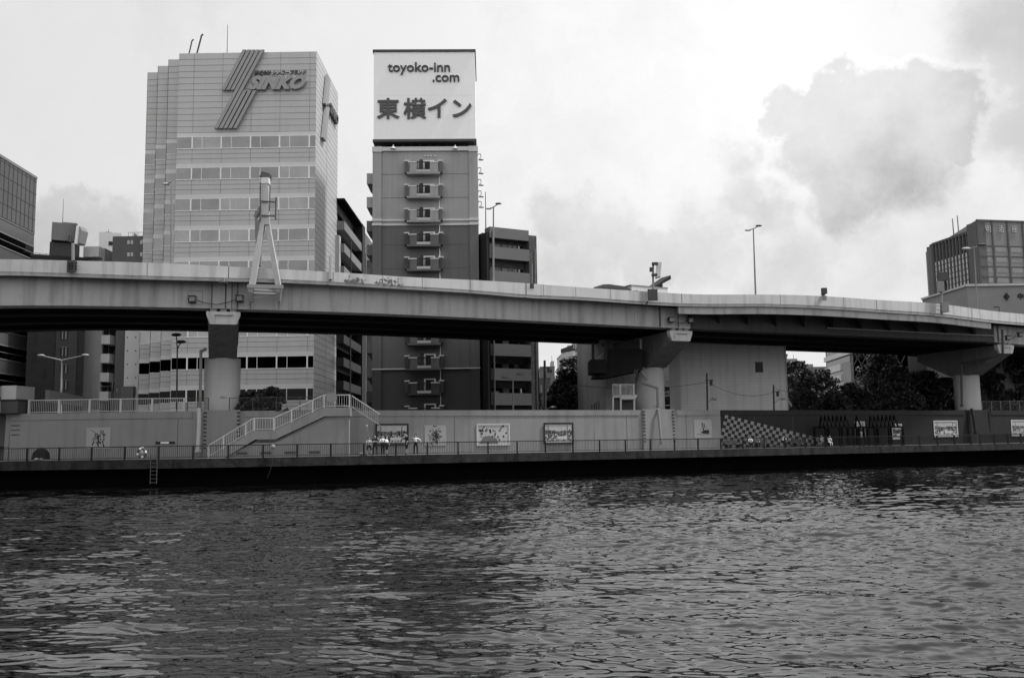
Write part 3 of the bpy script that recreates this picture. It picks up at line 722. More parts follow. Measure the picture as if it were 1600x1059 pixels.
def lampshade(name, label, base, tip, r, parent, mt='lgrey', part='lamp_shade'):
    pass
for k, px in enumerate((615.5, 711.5)):
    u_, z_ = f.uv(px, 236); 
    a = MB().tube([(u_, -.3, z_ + .35), (u_, -.8, z_ + .5), (u_, -.9, z_ + .25)], .04, 6).build('lamp_arm', M['lgrey'], ht)
    MB().cyl((u_, -.9, z_ + .3), (u_, -.9, z_ - .05), .1, .36, 14).build('lamp_shade', M['lgrey'], a)
for k, py in enumerate((245, 266.5, 285, 303, 319.5)):
    u_, z_ = f.uv(748, py); y = 1.0 + k * 2.4
    zz = z_ + 0
    uu = f.L
    a = MB().tube([(uu, .6, zz + .35), (uu + .2, .6, zz + .55), (uu + .42, .6, zz + .5), (uu + .45, .6, zz + .1)], .045, 6).build('lamp_arm', M['dgrey'], ht)
    MB().cyl((uu + .45, .6, zz + .12), (uu + .45, .6, zz - .22), .1, .34, 12).build('lamp_shade', M['lgrey'], a)

# ------------------------------------------------------------ generic city buildings
def city(fc, name, label, z1, D, wall, rows, cols, win, x0=.06, x1=.94, wfrac=.6, hfrac=.5, z0=2.5, group=None, glass='glass_d', roof=True, cat='building', ztop=None):
    t = fc.thing(name, label, cat, group)
    MB().box(0, 0, 0, fc.L, D, z1).build('wall', M[wall], t)
    if roof: MB().box(-.08, -.08, z1, fc.L + .08, D, z1 + .25).build('roof_edge', M[wall], t)
    fh = ((ztop or z1) - z0) / max(rows, 1); cw = fc.L * (x1 - x0) / max(cols, 1)
    for r in range(rows):
        for c in range(cols):
            a = fc.L * x0 + c * cw + cw * (1 - wfrac) / 2; z = z0 + r * fh + fh * .25
            w = MB().box(a, -.03, z, a + cw * wfrac, .1, z + fh * hfrac).build('window', M[glass], t)
            if win: MB().box(a - .06, -.1, z - .08, a + cw * wfrac + .06, -.0, z).box(a + cw * wfrac / 2 - .03, -.06, z, a + cw * wfrac / 2 + .03, -.03, z + fh * hfrac).build('frame', M[win], w)
    return t
# far left glass tower
f = Fac(-145, 98, 39, 124)
zt_ = f.z(53, 275)
gt = f.thing('glass_tower', 'dark glass curtain-wall tower at the far left edge', 'building')
MB().box(0, 0, 0, f.L, 25, zt_).build('wall', G('tower_spandrel', .10, .4, .1, .3), gt)
fh = (f.z(3, 514) - f.z(3, 558)); zs_ = f.z(3, 517); k0 = int(zs_ / fh)
z = zs_ - k0 * fh; zsw = f.z(3, 352)
while z < zsw - 2:
    MB().box(0, -.03, z + fh * .02, f.L, .05, z + fh * .48).build('window', M['glass_d'], gt)
    MB().box(0, -.06, z + fh * .48, f.L, 0, z + fh * .52).box(0, -.06, z + fh * .98, f.L, 0, z + fh * 1.02).box(0, -.05, z + fh * .24, f.L, 0, z + fh * .26).build('mullion', M['mgrey'], gt)
    z += fh
zc0 = z + fh * .05
MB().box(0, -.03, zc0, f.L, .05, zt_ - .3).build('curtain_glazing', G('curtain_glass', .09, .15, .15, .25, metal=.3), gt)
mb = MB(); x = 0
while x < f.L: mb.box(x - .035, -.07, zc0, x + .035, -.03, zt_); x += 1.15
for k, zz in enumerate(np.arange(zc0, zt_, fh * .5)): mb.box(0, -.06, zz - .04, f.L, -.03, zz + .04)
mb.build('fins', M['dgrey'], gt)
MB().box(-.05, -.1, zt_ - .25, f.L + .05, .2, zt_ + .1).build('coping', M['mgrey'], gt)

# dark building next to it, with rooftop tank and penthouse
f = Fac(35, 118, 126, 121)
db = city(f, 'apartment_building', 'dark tiled apartment block left of the pale balcony block', f.z(100, 403) , 16, 'tile_d', 0, 0, None)
for py in (522, 548, 575, 600, 622):
    for px in (94, ):
        a, z = f.uv(px, py); w = MB().box(a, -.3, z - .75, a + .9, .1, z + .45).build('window', M['black'], db)
        MB().box(a - .1, -.42, z + .45, a + 1.0, 0, z + .5).box(a + .2, -.33, z - .7, a + .34, -.3, z + .4).box(a + .58, -.33, z - .7, a + .74, -.3, z + .4).build('frame', M['mgrey'], w)
for px, py in ((53, 528), (51, 557), (67, 585)):
    a, z = f.uv(px, py); MB().box(a, -.03, z - .6, a + .45, .1, z + .6).build('window', M['black'], db)
MB().box(f.u(86, 570), -.25, .1, f.u(119, 570), 0, f.z(100, 420)).build('bay', G('bay_tile', .055, .8, .1), db)
f2 = Fac(77, 117, 120, 118); z0 = f2.z(90, 408) - 1
MB().box(f.u(77, 400) , 0, f.z(100, 403) , f.u(124, 400), 9, f.z(95, 379)).build('penthouse', M['dgrey'], db)
MB().box(f.u(81, 360), -.6, f.z(95, 377), f.u(121, 360), 7, f.z(95, 349.5)).build('water_tank_housing', M['tile_m'], db)
mb = MB()
for a in range(9): mb.cyl((f.u(98 + a * 2.8, 345), 1, f.z(95, 349)), (f.u(98 + a * 2.8, 345), 1, f.z(95, 344.5)), .03, .03, 5)
mb.box(f.u(98, 345), .95, f.z(95, 345), f.u(120.5, 345), 1.05, f.z(95, 344.3)).cyl((f.u(98.3, 345), 2, f.z(95, 349)), (f.u(98.3, 345), 2, f.z(98, 305)), .05, .02, 6)
mb.build('rooftop_rail', M['dgrey'], db)
mb = MB()
for px in (52, 62, 72): mb.cyl((f.u(px, 400), 1, f.z(60, 405)), (f.u(px, 400), 1, f.z(60, 393)), .04, .04, 5)
mb.box(f.u(50, 400), .97, f.z(60, 393.5), f.u(77, 400), 1.03, f.z(60, 393)); mb.build('parapet_rail', M['mgrey'], db)

# pale balcony block
f = Fac(123, 124, 153, 124)
pb = f.thing('apartment_building', 'pale apartment block with long receding balconies under the highway', 'building')
zt_ = f.z(150, 388)
MB().box(0, 0, 0, f.L, 20, zt_).build('wall', M['concrete'], pb)
fl_ = (f.z(150, 523) - f.z(150, 611)) / 3
for k in range(-1, 8):
    z = f.z(150, 553) + (k - 1) * fl_ + .0
    if z - 1 < 0: continue
    if z + 2 > zt_: break
    xo = f.L
    MB().box(xo, -.1, z - 1.2, xo + 1.15, 7.6, z).build('balcony', M['concrete_l'], pb)
    MB().box(xo, .5, z, xo + .04, 7.2, z + 1.6).build('window', M['black'], pb)
    for yy in (2.0, 3.6, 5.2): MB().box(xo + .04, yy, z, xo + .1, yy + .12, z + 1.6).build('window_post', M['mgrey'], pb)
    MB().box(xo - 3.1, -.03, z + .35, xo - 2.3, .1, z + 1.1).build('window', M['black'], pb)
pb_b = MB().box(.2, -1.2, f.z(150, 404), 2.3, .2, f.z(150, 388)).build('balcony', M['concrete_l'], pb)
f = Fac(143, 132, 179, 133)
wb = f.thing('apartment_building', 'white flat-roofed block with a thin antenna behind the highway', 'building')
MB().box(0, 0, 0, f.L, 10, f.z(165, 363)).box(f.L, 1, 0, f.L + 1.2, 9, f.z(165, 380)).build('wall', M['concrete_l'], wb)
MB().cyl((1.0, 3, f.z(165, 363)), (1.0, 3, f.z(165, 351)), .04, .03, 5).box(.6, 2.98, f.z(165, 356), 1.4, 3.02, f.z(165, 355.4)).build('antenna', M['dgrey'], wb)
MB().box(1.3, -.03, f.z(165, 383), 2.3, .1, f.z(165, 377)).build('window', M['black'], wb)
f = Fac(165, 122.5, 222, 122.5)
gb = f.thing('apartment_building', 'mid grey block with small windows beside the stepped office corner', 'building')
zt_ = f.z(200, 369)
MB().box(0, 0, f.z(200, 470), f.L, 10, zt_).build('wall', M['tile_m'], gb)
MB().box(0, 2, 0, f.L, 10, f.z(200, 470)).build('wall', M['tile_m'], gb)
for px, py in ((199, 377), (219, 377), (199, 396), (219, 396)):
    a, z = f.uv(px, py); w = MB().box(a, -.03, z - .4, a + .8, .05, z + .15).build('window', M['glass'], gb); MB().box(a - .05, -.06, z + .15, a + .85, 0, z + .2).box(a + .37, -.06, z - .4, a + .43, -.03, z + .15).build('frame', M['dgrey'], w)
mb = MB()
for px in (196, 203, 211, 219): mb.cyl((f.u(px, 360), 1, zt_), (f.u(px, 360), 1, zt_ + .75), .03, .03, 5)
mb.box(f.u(196, 360), .97, zt_ + .7, f.L, 1.03, zt_ + .75).prism([(f.u(198, 360), 2, zt_), (f.u(203, 360), 2, zt_), (f.u(200, 360), 2, zt_ + .9)], (0, 1, 0)); mb.build('roof_rail', M['lgrey'], gb)
f = Fac(190, 122, 212, 122)
ns = f.thing('concrete_stair_tower', 'narrow pale blank concrete tower with small round bolt holes', 'building')
MB().box(0, 0, 0, f.L + 1, 5, f.z(200, 480)).build('wall', M['concrete_l'], ns)
mb = MB()
for px in (199, 212):
    for py in (527, 548, 569, 590):
        a, z = f.uv(px, py); mb.cyl((a, -.02, z), (a, .02, z), .1, .1, 8)
mb.build('bolt_holes', M['dgrey'], ns)
MB().box(.0, -.8, 0, 1.6, 0, f.z(200, 604)).build('meter_box', M['tile_m'], ns)

# dark balcony building between office and hotel
f = Fac(521.5, 127, 552, 127)
bd = f.thing('apartment_building', 'dark apartment block with receding diagonal balcony rows beside the office block', 'building')
zt_ = f.z(524, 314); Xr = f.u(525, 314)
MB().box(-3, 0, 0, Xr, 17, zt_).build('wall', M['black'], bd)
MB().box(-3, -.1, zt_, Xr + 1.2, 17.2, zt_ + .35).build('roof_edge', M['timber_k'], bd)
fl_ = (f.z(525, 335) - f.z(525, 370)) 
k = 0; z = f.z(525, 345)
while z > .5:
    MB().box(Xr, .2, z - 1.2, Xr + 1.15, 15, z).build('balcony', M['mgrey'] if z > f.z(525, 450) else M['tile_d'], bd)  # lower balconies: shade put into a darker colour
    w = MB().box(Xr, .5, z, Xr + .05, 14.5, z + 1.4).build('window', M['timber_k'], bd)
    z -= fl_
MB().box(Xr, 15, 0, Xr + 1.3, 17.5, zt_ + .3).build('end_wall', M['black'], bd)
MB().cyl((Xr + 1.25, 5, .3), (Xr + 1.25, 5, f.z(538, 362)), .07, .07, 6).build('downpipe', M['dgrey'], bd)
f = Fac(551, 148, 559.5, 152)
bw_ = f.thing('apartment_building', 'narrow pale house side with small dark windows left of the hotel', 'building')
zt_ = f.z(553, 362)
MB().box(-1.2, 0, 0, f.L, 12, zt_).build('wall', M['concrete_l'], bw_)
for py in (378, 384, 408, 414, 440, 530, 570, 600):
    a, z = f.uv(555 if py % 4 == 2 else 558, py); MB().box(a - .15, -.05, z - 1, a + .15, .05, z + .6).build('window', M['black'], bw_)
f = Fac(560, 158, 580, 158)
fb_ = f.thing('apartment_building', 'distant grey block with an outdoor stair behind the hotel', 'building')
MB().box(0, 0, 0, f.L * .45, 12, f.z(565, 363)).box(f.L * .0, -1, 0, f.L * .62, 0, f.z(565, 398)).box(f.L * .4, 1, 0, f.L + 1, 9, f.z(570, 405)).build('wall', M['tile_m'], fb_)
MB().beam((f.L * .05, -1.2, f.z(565, 396)), (f.L * .55, -1.2, f.z(565, 388)), .5, .6).cyl((f.L * .8, 1, f.z(570, 405)), (f.L * .8, 1, f.z(570, 372)), .06, .05, 6).build('outdoor_stair', M['lgrey'], fb_)

# pale slim block and dark apartment right of the hotel
f = Fac(750, 121, 771, 121)
sb_ = f.thing('apartment_building', 'slim pale block squeezed between hotel and dark brick apartments', 'building')
MB().box(0, 0, 0, f.L, 12, f.z(755, 411)).build('wall', M['concrete'], sb_)
MB().box(0, .5, f.z(755, 397), f.L + .3, 9, f.z(755, 383)).build('upper_wall', M['concrete'], sb_)
MB().box(0, 0, f.z(755, 402), f.L + .3, 8, f.z(755, 398)).build('slab', M['dgrey'], sb_)
mb = MB(); a0, a1 = .15, f.L; za, zb2 = f.z(755, 411), f.z(755, 402)
for k in range(3):
    x = a0 + (a1 - a0) * k / 3; x2 = a0 + (a1 - a0) * (k + 1) / 3; mb.beam((x, .1, za), (x2, .1, zb2), .05).beam((x, .1, zb2), (x2, .1, za), .05).box(x - .03, .07, za, x + .03, .13, zb2)
mb.build('lattice', M['mgrey'], sb_)
for py in (422, 546, 572, 601, 632):
    a, z = f.uv(760, py); MB().box(a, -.04, z - .42, a + .75, .1, z + .42).build('window', M['glass_d'], sb_)
MB().cyl((f.u(752), -.1, 0), (f.u(752), -.1, f.z(752, 412)), .06, .06, 6).cyl((f.u(754.6), -.1, 0), (f.u(754.6), -.1, f.z(752, 412)), .04, .04, 6).build('downpipe', M['lgrey'], sb_)
MB().cyl((f.u(754), 1, f.z(755, 383)), (f.u(754), 1, f.z(755, 366)), .04, .02, 5).build('antenna', M['dgrey'], sb_)
f = Fac(769, 109, 832, 111.5)
ap = f.thing('apartment_building', 'dark brick apartment block with wide grey balcony fronts right of the hotel', 'building')
Lw = f.L; zt_ = f.z(797, 360)
MB().box(-.3, 1.3, 0, Lw + 1.0, 12, zt_ - .3).build('wall', M['brick'], ap)
MB().box(Lw, .0, 0, Lw + 1.05, 12, zt_ - .35).build('end_wall', M['brick'], ap)
MB().box(-.35, .1, 0, -.0, 12, zt_ - .5).build('end_wall', M['black'], ap)
MB().box(0, -.05, zt_ - 1.1, Lw - .05, 1.3, zt_ + .2).build('roof_parapet', M['apt'], ap)
zs1 = f.z(797, 387.5); zs7 = f.z(797, 614); fh = (zs1 - zs7) / 6; rr = random.Random(5)
for k in range(7):
    z = zs1 - k * fh
    bl = MB().box(0, 0, z - 1.42, Lw, .15, z).box(0, .15, z - 1.42, Lw, 1.35, z - 1.25).build('balcony', M['apt'], ap)
    for (c0, c1, g) in ((.42, .56, 'mgrey'), (.58, .68, 'glass_d'), (.7, .8, 'mgrey' if k % 2 else 'glass_d'), (.84, .96, 'glass'), (.12, .38, 'glass_d')):
        MB().box(Lw * c0, 1.22, z - 1.2, Lw * c1, 1.32, z + .62).build('window', M[g], ap)
MB().cyl((.35, -.12, 0), (.35, -.12, zt_ - .3), .09, .09, 6).build('downpipe', M['apt'], ap)
MB().cyl((Lw + .75, -.1, 0), (Lw + .75, -.1, zt_ - 2), .05, .05, 6).build('downpipe', M['mgrey'], ap)
MB().cyl((f.u(781), 3, zt_), (f.u(781), 3, f.z(781, 291)), .07, .04, 6).cyl((f.u(801), 2, zt_), (f.u(801), 2, f.z(801, 356)), .03, .02, 5).build('roof_masts', M['dgrey'], ap)

# low blocks seen under the viaduct in the street gap
f = Fac(846, 230, 869, 230)
a_ = city(f, 'apartment_building', 'small far grey block behind the street pole', f.z(860, 574), 14, 'tile_m', 0, 0, None)
w0, w1 = f.uv(856, 579); MB().box(w0, -.03, w1 - .5, w0 + 1.0, .1, w1 + .3).build('window', M['black'], a_)
MB().box(f.u(864), 2, f.z(860, 574), f.L, 8, f.z(860, 563)).cyl((f.u(866), 4, f.z(860, 563)), (f.u(866), 4, f.z(860, 553)), .08, .05, 5).build('roof_tower', M['concrete'], a_)
f = Fac(838, 205, 862, 205)
city(f, 'apartment_building', 'low cluttered dark house below the far grey block', f.z(845, 592), 12, 'dgrey', 3, 4, 'mgrey', hfrac=.4)
f = Fac(873, 190, 891, 168)
city(f, 'office_building', 'pale block seen at an angle with square windows behind the street tree', f.z(891, 541.5), 1, 'concrete_l', 6, 5, 'mgrey', z0=1, wfrac=.55, glass='glass_d')
f = Fac(891, 168, 905, 168)
city(f, 'office_building', 'front of the pale corner block above the street tree', f.z(891, 541.5), 14, 'concrete', 5, 1, 'mgrey', z0=3, x0=.3, x1=.8, glass='black')
f = Fac(898, 160, 922, 160)
sg = f.thing('shop_building', 'grey shop block carrying two stacked Japanese sign bands', 'building')
MB().box(0, 0, 0, f.L, 10, f.z(905, 536)).build('wall', M['concrete'], sg)
MB().box(-.1, -1.0, f.z(905, 548), f.L, 0, f.z(905, 540)).prism([(-.1, -1.0, f.z(905, 548)), (-2.0, 1, f.z(905, 550)), (-2.0, 1, f.z(905, 544)), (-.1, -1.0, f.z(905, 540))], (.1, .6, 0)).build('sign_band', M['dgrey'], sg)
MB().box(-.1, -1.1, f.z(905, 556.5), f.L, 0, f.z(905, 549)).prism([(-.1, -1.1, f.z(905, 556.5)), (-2.0, 1, f.z(905, 559)), (-2.0, 1, f.z(905, 553)), (-.1, -1.1, f.z(905, 549))], (.1, .6, 0)).build('sign_band', M['white'], sg)
u_, z_ = f.uv(908, 544); text('lettering', '中島ス', .8, M['lgrey'], sg, (u_, -1.1, z_), HZ, 1.25, .03, .02)
u_, z_ = f.uv(910, 552.6); text('lettering', 'ファイ', .72, M['black'], sg, (u_, -1.2, z_), HZ, 1.3, .03, .03)

# warehouse-like building behind the second pier
f = Fac(1051, 112, 1234, 115)
wh = f.thing('warehouse', 'large windowless warehouse with fine horizontal siding beyond the wall', 'building')
zt_ = f.z(1140, 500)
MB().box(0, 0, 0, f.L, 18, zt_).build('wall', M['siding'], wh)
MB().box(-.35, -.25, 0, .35, .1, zt_).build('corner_pilaster', M['concrete'], wh)
a, z = f.uv(1186, 574); w = MB().box(a - .5, -.04, z - .6, a + .5, .1, z + .6).build('window', M['dgrey'], wh)
MB().box(a - .58, -.1, z + .6, a + .58, 0, z + .7).build('frame', M['mgrey'], w)
MB().box(f.L - .12, -.06, 0, f.L + .02, 0, zt_).build('corner_trim', M['lgrey'], wh)
f = Fac(948.5, 106, 1049.5, 107.5)
w2 = f.thing('office_building', 'plain pale block with a glazed stair strip behind the second pier', 'building')
MB().box(0, 0, 0, f.L - 1.0, 12, f.z(990, 505)).build('wall', M['concrete'], w2)
mb = MB(); gx = f.L - 1.0
MB().box(gx, .1, 0, f.L, 12, f.z(990, 505)).build('stair_glazing', M['glass_d'], w2)
for k in range(9): z = .4 + k * 1.1; mb.box(gx, .02, z, f.L, .1, z + .09)
mb.build('glazing_bars', M['lgrey'], w2)
f = Fac(921, 113, 949, 106.05)
w3 = f.thing('office_building', 'shaded grey block with four slit windows left of the second pier', 'building')
MB().box(0, 0, 0, f.L, 9, f.z(930, 515)).build('wall', M['concrete'], w3)
for px, py in ((925, 632), (929, 630), (932, 628), (936, 626)):
    a, z = f.uv(px, py); MB().box(a - .12, -.04, .3, a + .12, .1, z).build('window', M['black'], w3)

# blocks above the trees on the right
f = Fac(1238, 230, 1300, 230)
b1 = f.thing('apartment_building', 'far grey rooftops rising behind the right-hand trees', 'building')
MB().box(f.u(1258), 0, 0, f.L, 12, f.z(1270, 573)).build('wall', M['tile_m'], b1)
MB().box(f.u(1241), 4, 0, f.u(1260), 12, f.z(1250, 558)).box(f.u(1255), 3, 0, f.u(1271), 12, f.z(1260, 562)).box(f.u(1275), 5, 0, f.u(1287), 9, f.z(1280, 566)).build('roof_blocks', M['mgrey'], b1)
MB().sphere((f.u(1247), 6, f.z(1247, 551)), .35, 8, 6).cyl((f.u(1247), 6, f.z(1250, 558)), (f.u(1247), 6, f.z(1247, 552)), .1, .1, 6).cyl((f.u(1258), 6, f.z(1250, 562)), (f.u(1258), 6, f.z(1258, 550)), .07, .05, 5).build('aerial', M['dgrey'], b1)
f = Fac(1297, 178, 1340, 160)
b2 = f.thing('office_building', 'white banded office block with ribbon windows beside the lattice facade', 'building')
MB().box(0, 0, 0, f.L, 14, f.z(1320, 535)).build('wall', M['tile_m'], b2)
for k, (pa, pb_) in enumerate(((549, 541), (571, 560), (588, 578), (606, 597))):
    z0_, z1_ = f.z(1333, pa + 9 - 6), f.z(1333, pb_ + 3)
    MB().box(0, -.4, z0_, f.L * (1 if k < 1 else .62), 0, z1_).build('band', M['white'], b2)
    MB().box(f.L * .05, -.05, z1_, f.L * .9, 0.05, z1_ + 1.0).build('window', M['glass_d'], b2)
MB().box(f.L * .75, -.6, 0, f.L + .3, 0, f.z(1333, 565)).build('stair_tower', M['concrete'], b2)
f = Fac(1340, 150, 1426, 150)
b3 = f.thing('office_building', 'glass block wrapped in a diagonal steel lattice', 'building')
zt_ = f.z(1360, 520)
MB().prism([(0, 0, 0), (f.L, 0, 0), (f.L, 14, 0), (7, 14, 0)], (0, 0, zt_)).build('wall', M['glass_d'], b3)
mb = MB()
k = -8
while k < 12:
    x = k * 1.25
    for s in (1, -1):
        a = Vector((x if s > 0 else x + 0, -.15, 0)); b = a + Vector((s * zt_ * .55, 0, zt_))
        pts = []
        for t in np.linspace(0, 1, 40):
            q = a.lerp(b, t)
            if 0 <= q.x <= f.L: pts.append(q)
        if len(pts) > 1: mb.beam(pts[0], pts[-1], .16, .12)
    k += 1
mb.build('lattice', M['dgrey'], b3)

# theatre tower and its podium at the right edge
f = Fac(1549, 150, 1705, 153.4)
th = f.thing('tower_block', 'dark theatre tower with three characters near its roofline', 'building')
zt_ = f.z(1560, 345)
tq = XF[th.name].inverted() @ Vector((*G2(1467, 163), GZ))
MB().prism([(.05, 0, 0), (f.L, 0, 0), (f.L, 25, 0), (tq.x + 8, 25, 0)], (0, 0, zt_)).build('wall', G('tower_tile', .165, .5, .04, .3), th)
mb = MB().box(0, -.12, zt_ - .25, f.L, 0, zt_ + .1)
for px in (1530.5, 1554, 1578, 1602, 1626): x = f.u(px, 420) ; mb.box(x - .12, -.12, 0, x + .16, 0, zt_)
zw = [f.z(1560, p) for p in (385, 401, 417, 433)]
for z in zw: mb.box(0, -.1, z - .1, f.L, 0, z + .1)
mb.build('grid_fins', M['dgrey'], th)
for z in zw:
    for i in range(4):
        x = f.u(1531 + 24 * i, 420) + .25; MB().box(x, -.04, z - .9, x + 2.0, .02, z - .12).build('window', M['glass'] if (i + int(z)) % 3 else M['mgrey'], th)
for ch, px in (('明', 1543.3), ('治', 1563.8), ('座', 1584.3)):
    u_, z_ = f.uv(px, 359); text('lettering', ch, 1.25, M['lgrey'], th, (u_, -.12, z_), HZ, .85, .05, .0)
fs = Fac(1467, 163, 1549, 150)
zs_ = fs.z(1530, 345.5); LL = fs.L
def lc(px, py): return fs.uv(px, py)
tw = fs.thing('tower_wing', 'receding dark tower side with tall vertical fins beside the theatre tower', 'building')
MB().box(0, .6, 0, LL, 1.6, zs_ - .9).build('wall', M['black'], tw)
MB().box(0, 0, 0, 1.3, 1.6, zs_ - .2 - 1.2).build('end_wall', G('wing_wall', .11, .6, .05), tw)
MB().box(LL - 2.0, -.3, 0, LL + .05, 1.6, zs_).build('end_wall', G('wing_wall_b', .08, .6, .05), tw)
MB().box(1.2, .2, zs_ - 1.3, LL - 2, 1.6, zs_ - .9).build('roof_edge', M['dgrey'], tw)
nf = 11
for i in range(nf):
    x = 1.3 + (LL - 3.4) * i / nf; xw = (LL - 3.4) / nf
    MB().box(x, .15, 0, x + .16, .6, zs_ - 1.0).build('fin', M['tile_m'], tw)
    o = MB().box(x + xw * .35, .35, 0, x + xw * .85, .6, zs_ - 4.4).build('window_column', G('blind%d' % i, .5, .6, .25, 1.5), tw)
    mb = MB()
    for z in np.arange(.8, zs_ - 4.4, .95): mb.box(x + xw * .33, .3, z, x + xw * .87, .35, z + .12)
    mb.build('transoms', M['dgrey'], o)
for px, py in ((1480.5, 341), (1488, 336.5)):
    u_, z_ = fs.uv(px, py); MB().cyl((u_, 1.0, zs_ - 1.0), (u_ - .1, 1.0, z_), .12, .09, 6).build('roof_mast', M['mgrey'], tw)
f = Fac(1527, 140, 1720, 140)
pd = f.thing('podium_building', 'pale podium with a diamond emblem and 中央 lettering below the tower', 'building')
zt_ = f.z(1560, 446)
MB().box(0, 0, 0, f.L, 8, zt_).build('wall', M['mgrey'], pd)
fp = Fac(1455, 153, 1527, 140)
zz = fp.z(1512, 447)
mb = MB(); R_ = Matrix.Rotation(fp.rz - f.rz, 4, 'Z'); off = Vector((fp.a.x - f.a.x, fp.a.y - f.a.y, 0))
inv = XF[pd.name].inverted()
q0 = inv @ Vector((fp.a.x, fp.a.y, GZ)); q1 = Vector((0, 0, 0))
MB().prism([(q0.x, q0.y, 0), (q1.x, q1.y, 0), (q1.x + 1, q1.y + 7, 0), (q0.x + 3, q0.y + 6, 0)], (0, 0, zz)).build('wing_wall', M['mgrey'], pd)
MB().box(-.3, -.3, zt_ - .1, f.L, 8, zt_ + .25).beam((q0.x, q0.y, zz + .1), (0, -.1, zz + .1), .5, .3).build('roof_edge', M['lgrey'], pd)
a, z = f.uv(1572, 463.5); MB().prism([(a, -.1, z - .5), (a + .5, -.1, z), (a, -.1, z + .5), (a - .5, -.1, z)], (0, -.06, 0)).prism([(a - .15, -.2, z - .55), (a + .15, -.2, z - .55), (a + .15, -.2, z + .55), (a - .15, -.2, z + .55)], (0, -.03, 0)).build('emblem', M['black'], pd)
u_, z_ = f.uv(1596, 463.5); text('lettering', '中央', .95, M['black'], pd, (u_ + .3, -.1, z_), HZ, 1.0, .04, .03)
MB().box(f.u(1568), -.05, f.z(1570, 480), f.u(1577), 0, f.z(1570, 479)).box(f.u(1576.5), -.05, 0, f.u(1577), 0, f.z(1570, 479)).build('door_outline', M['black'], pd)

# ------------------------------------------------------------ staircase over the wall
Ys = 77.3
f = Fac(320, 77.6, 548, 78.6, PZ)
sc = f.thing('staircase', 'pale concrete staircase climbing the flood wall to a landing', 'staircase')
def U(px, py=680): return f.u(px, py)
x_b, x_l1, x_l2, x_t, x_e = U(326), U(396), U(428), U(505), U(547)
zl = f.z(410, 672.5); ztp = f.z(520, 636.5)
prof = [(x_b, 0), (x_l1, zl), (x_l2, zl), (x_t, ztp), (x_e, ztp), (x_e, 0)]
def inset(dz): return [(x_b + .9, 0), (x_l1 + .1, zl - dz), (x_l2 + .1, zl - dz), (x_t + .1, ztp - dz), (x_e - .12, ztp - dz), (x_e - .12, 0)]
MB().prism([(x, .18, z) for x, z in inset(1.0)], (0, 1.1, 0)).build('body', M['wall'], sc)
bp_ = [(x_b, 0), (x_l1, zl), (x_l2, zl), (x_t, ztp), (x_e, ztp), (x_e, ztp - .72), (x_t + .1, ztp - .72), (x_l2 + .15, zl - .72), (x_l1 + .15, zl - .72), (x_b + 1.3, 0)]
MB().prism([(x, 0, z) for x, z in bp_], (0, 1.45, 0)).build('stringer', M['wall'], sc)
rl = MB(); bal = MB(); H = 1.05
seg = [((x_b, 0), (x_l1, zl)), ((x_l1, zl), (x_l2, zl)), ((x_l2, zl), (x_t, ztp)), ((x_t, ztp), (x_e, ztp))]
for (a, b) in seg:
    rl.beam((a[0], .08, a[1] + H), (b[0], .08, b[1] + H), .09, .08).beam((a[0], .08, a[1] + .12), (b[0], .08, b[1] + .12), .05, .05)
    nb = int(abs(b[0] - a[0]) / .19)
    for k in range(nb):
        t = (k + .5) / nb; x = a[0] + (b[0] - a[0]) * t; z = a[1] + (b[1] - a[1]) * t; bal.box(x - .014, .065, z + .1, x + .014, .095, z + H)
rl.build('handrail', M['lgrey'], sc); bal.build('balusters', M['lgrey'], sc)
for t, (a, b) in ((0, seg[0]), (.33, seg[0]), (.82, seg[0]), (0.02, seg[1]), (.99, seg[1]), (.35, seg[2]), (.78, seg[2]), (.02, seg[3]), (.97, seg[3])):
    x = a[0] + (b[0] - a[0]) * t; z = a[1] + (b[1] - a[1]) * t
    MB().box(x - .06, .03, z, x + .06, .15, z + H + .03).build('post', M['lgrey'], sc)
rl = MB(); xe2 = U(592); 
rl.beam((x_e, 1.4, ztp + H), (xe2, 1.7, ztp - .55), .09, .08).beam((x_e, 1.4, ztp + .1), (xe2, 1.7, ztp - 1.5), .05, .05)
for k in range(14):
    t = k / 14; x = x_e + (xe2 - x_e) * t; rl.box(x - .014, 1.4, ztp + .1 - 1.6 * t, x + .014, 1.43, ztp + H - 1.6 * t)
rl.build('handrail', M['lgrey'], sc, label='railing descending behind the wall')
sq_, sz = f.uv(518, 620.5); MB().prism([(sq_ - .42, -.03, sz - .2), (sq_ - .3, -.03, sz - .32), (sq_ + .3, -.03, sz - .32), (sq_ + .42, -.03, sz - .2), (sq_ + .42, -.03, sz + .22), (sq_ + .3, -.03, sz + .32), (sq_ - .3, -.03, sz + .32), (sq_ - .42, -.03, sz + .22)], (0, .04, 0)).build('notice_board', M['mgrey'], sc)
mb = MB()
for px in (377, 415, 453, 491): a, _ = f.uv(px, 705); mb.box(a - .45, .15, .25, a + .45, .19, .45)
mb.build('vents', M['dgrey'], sc)

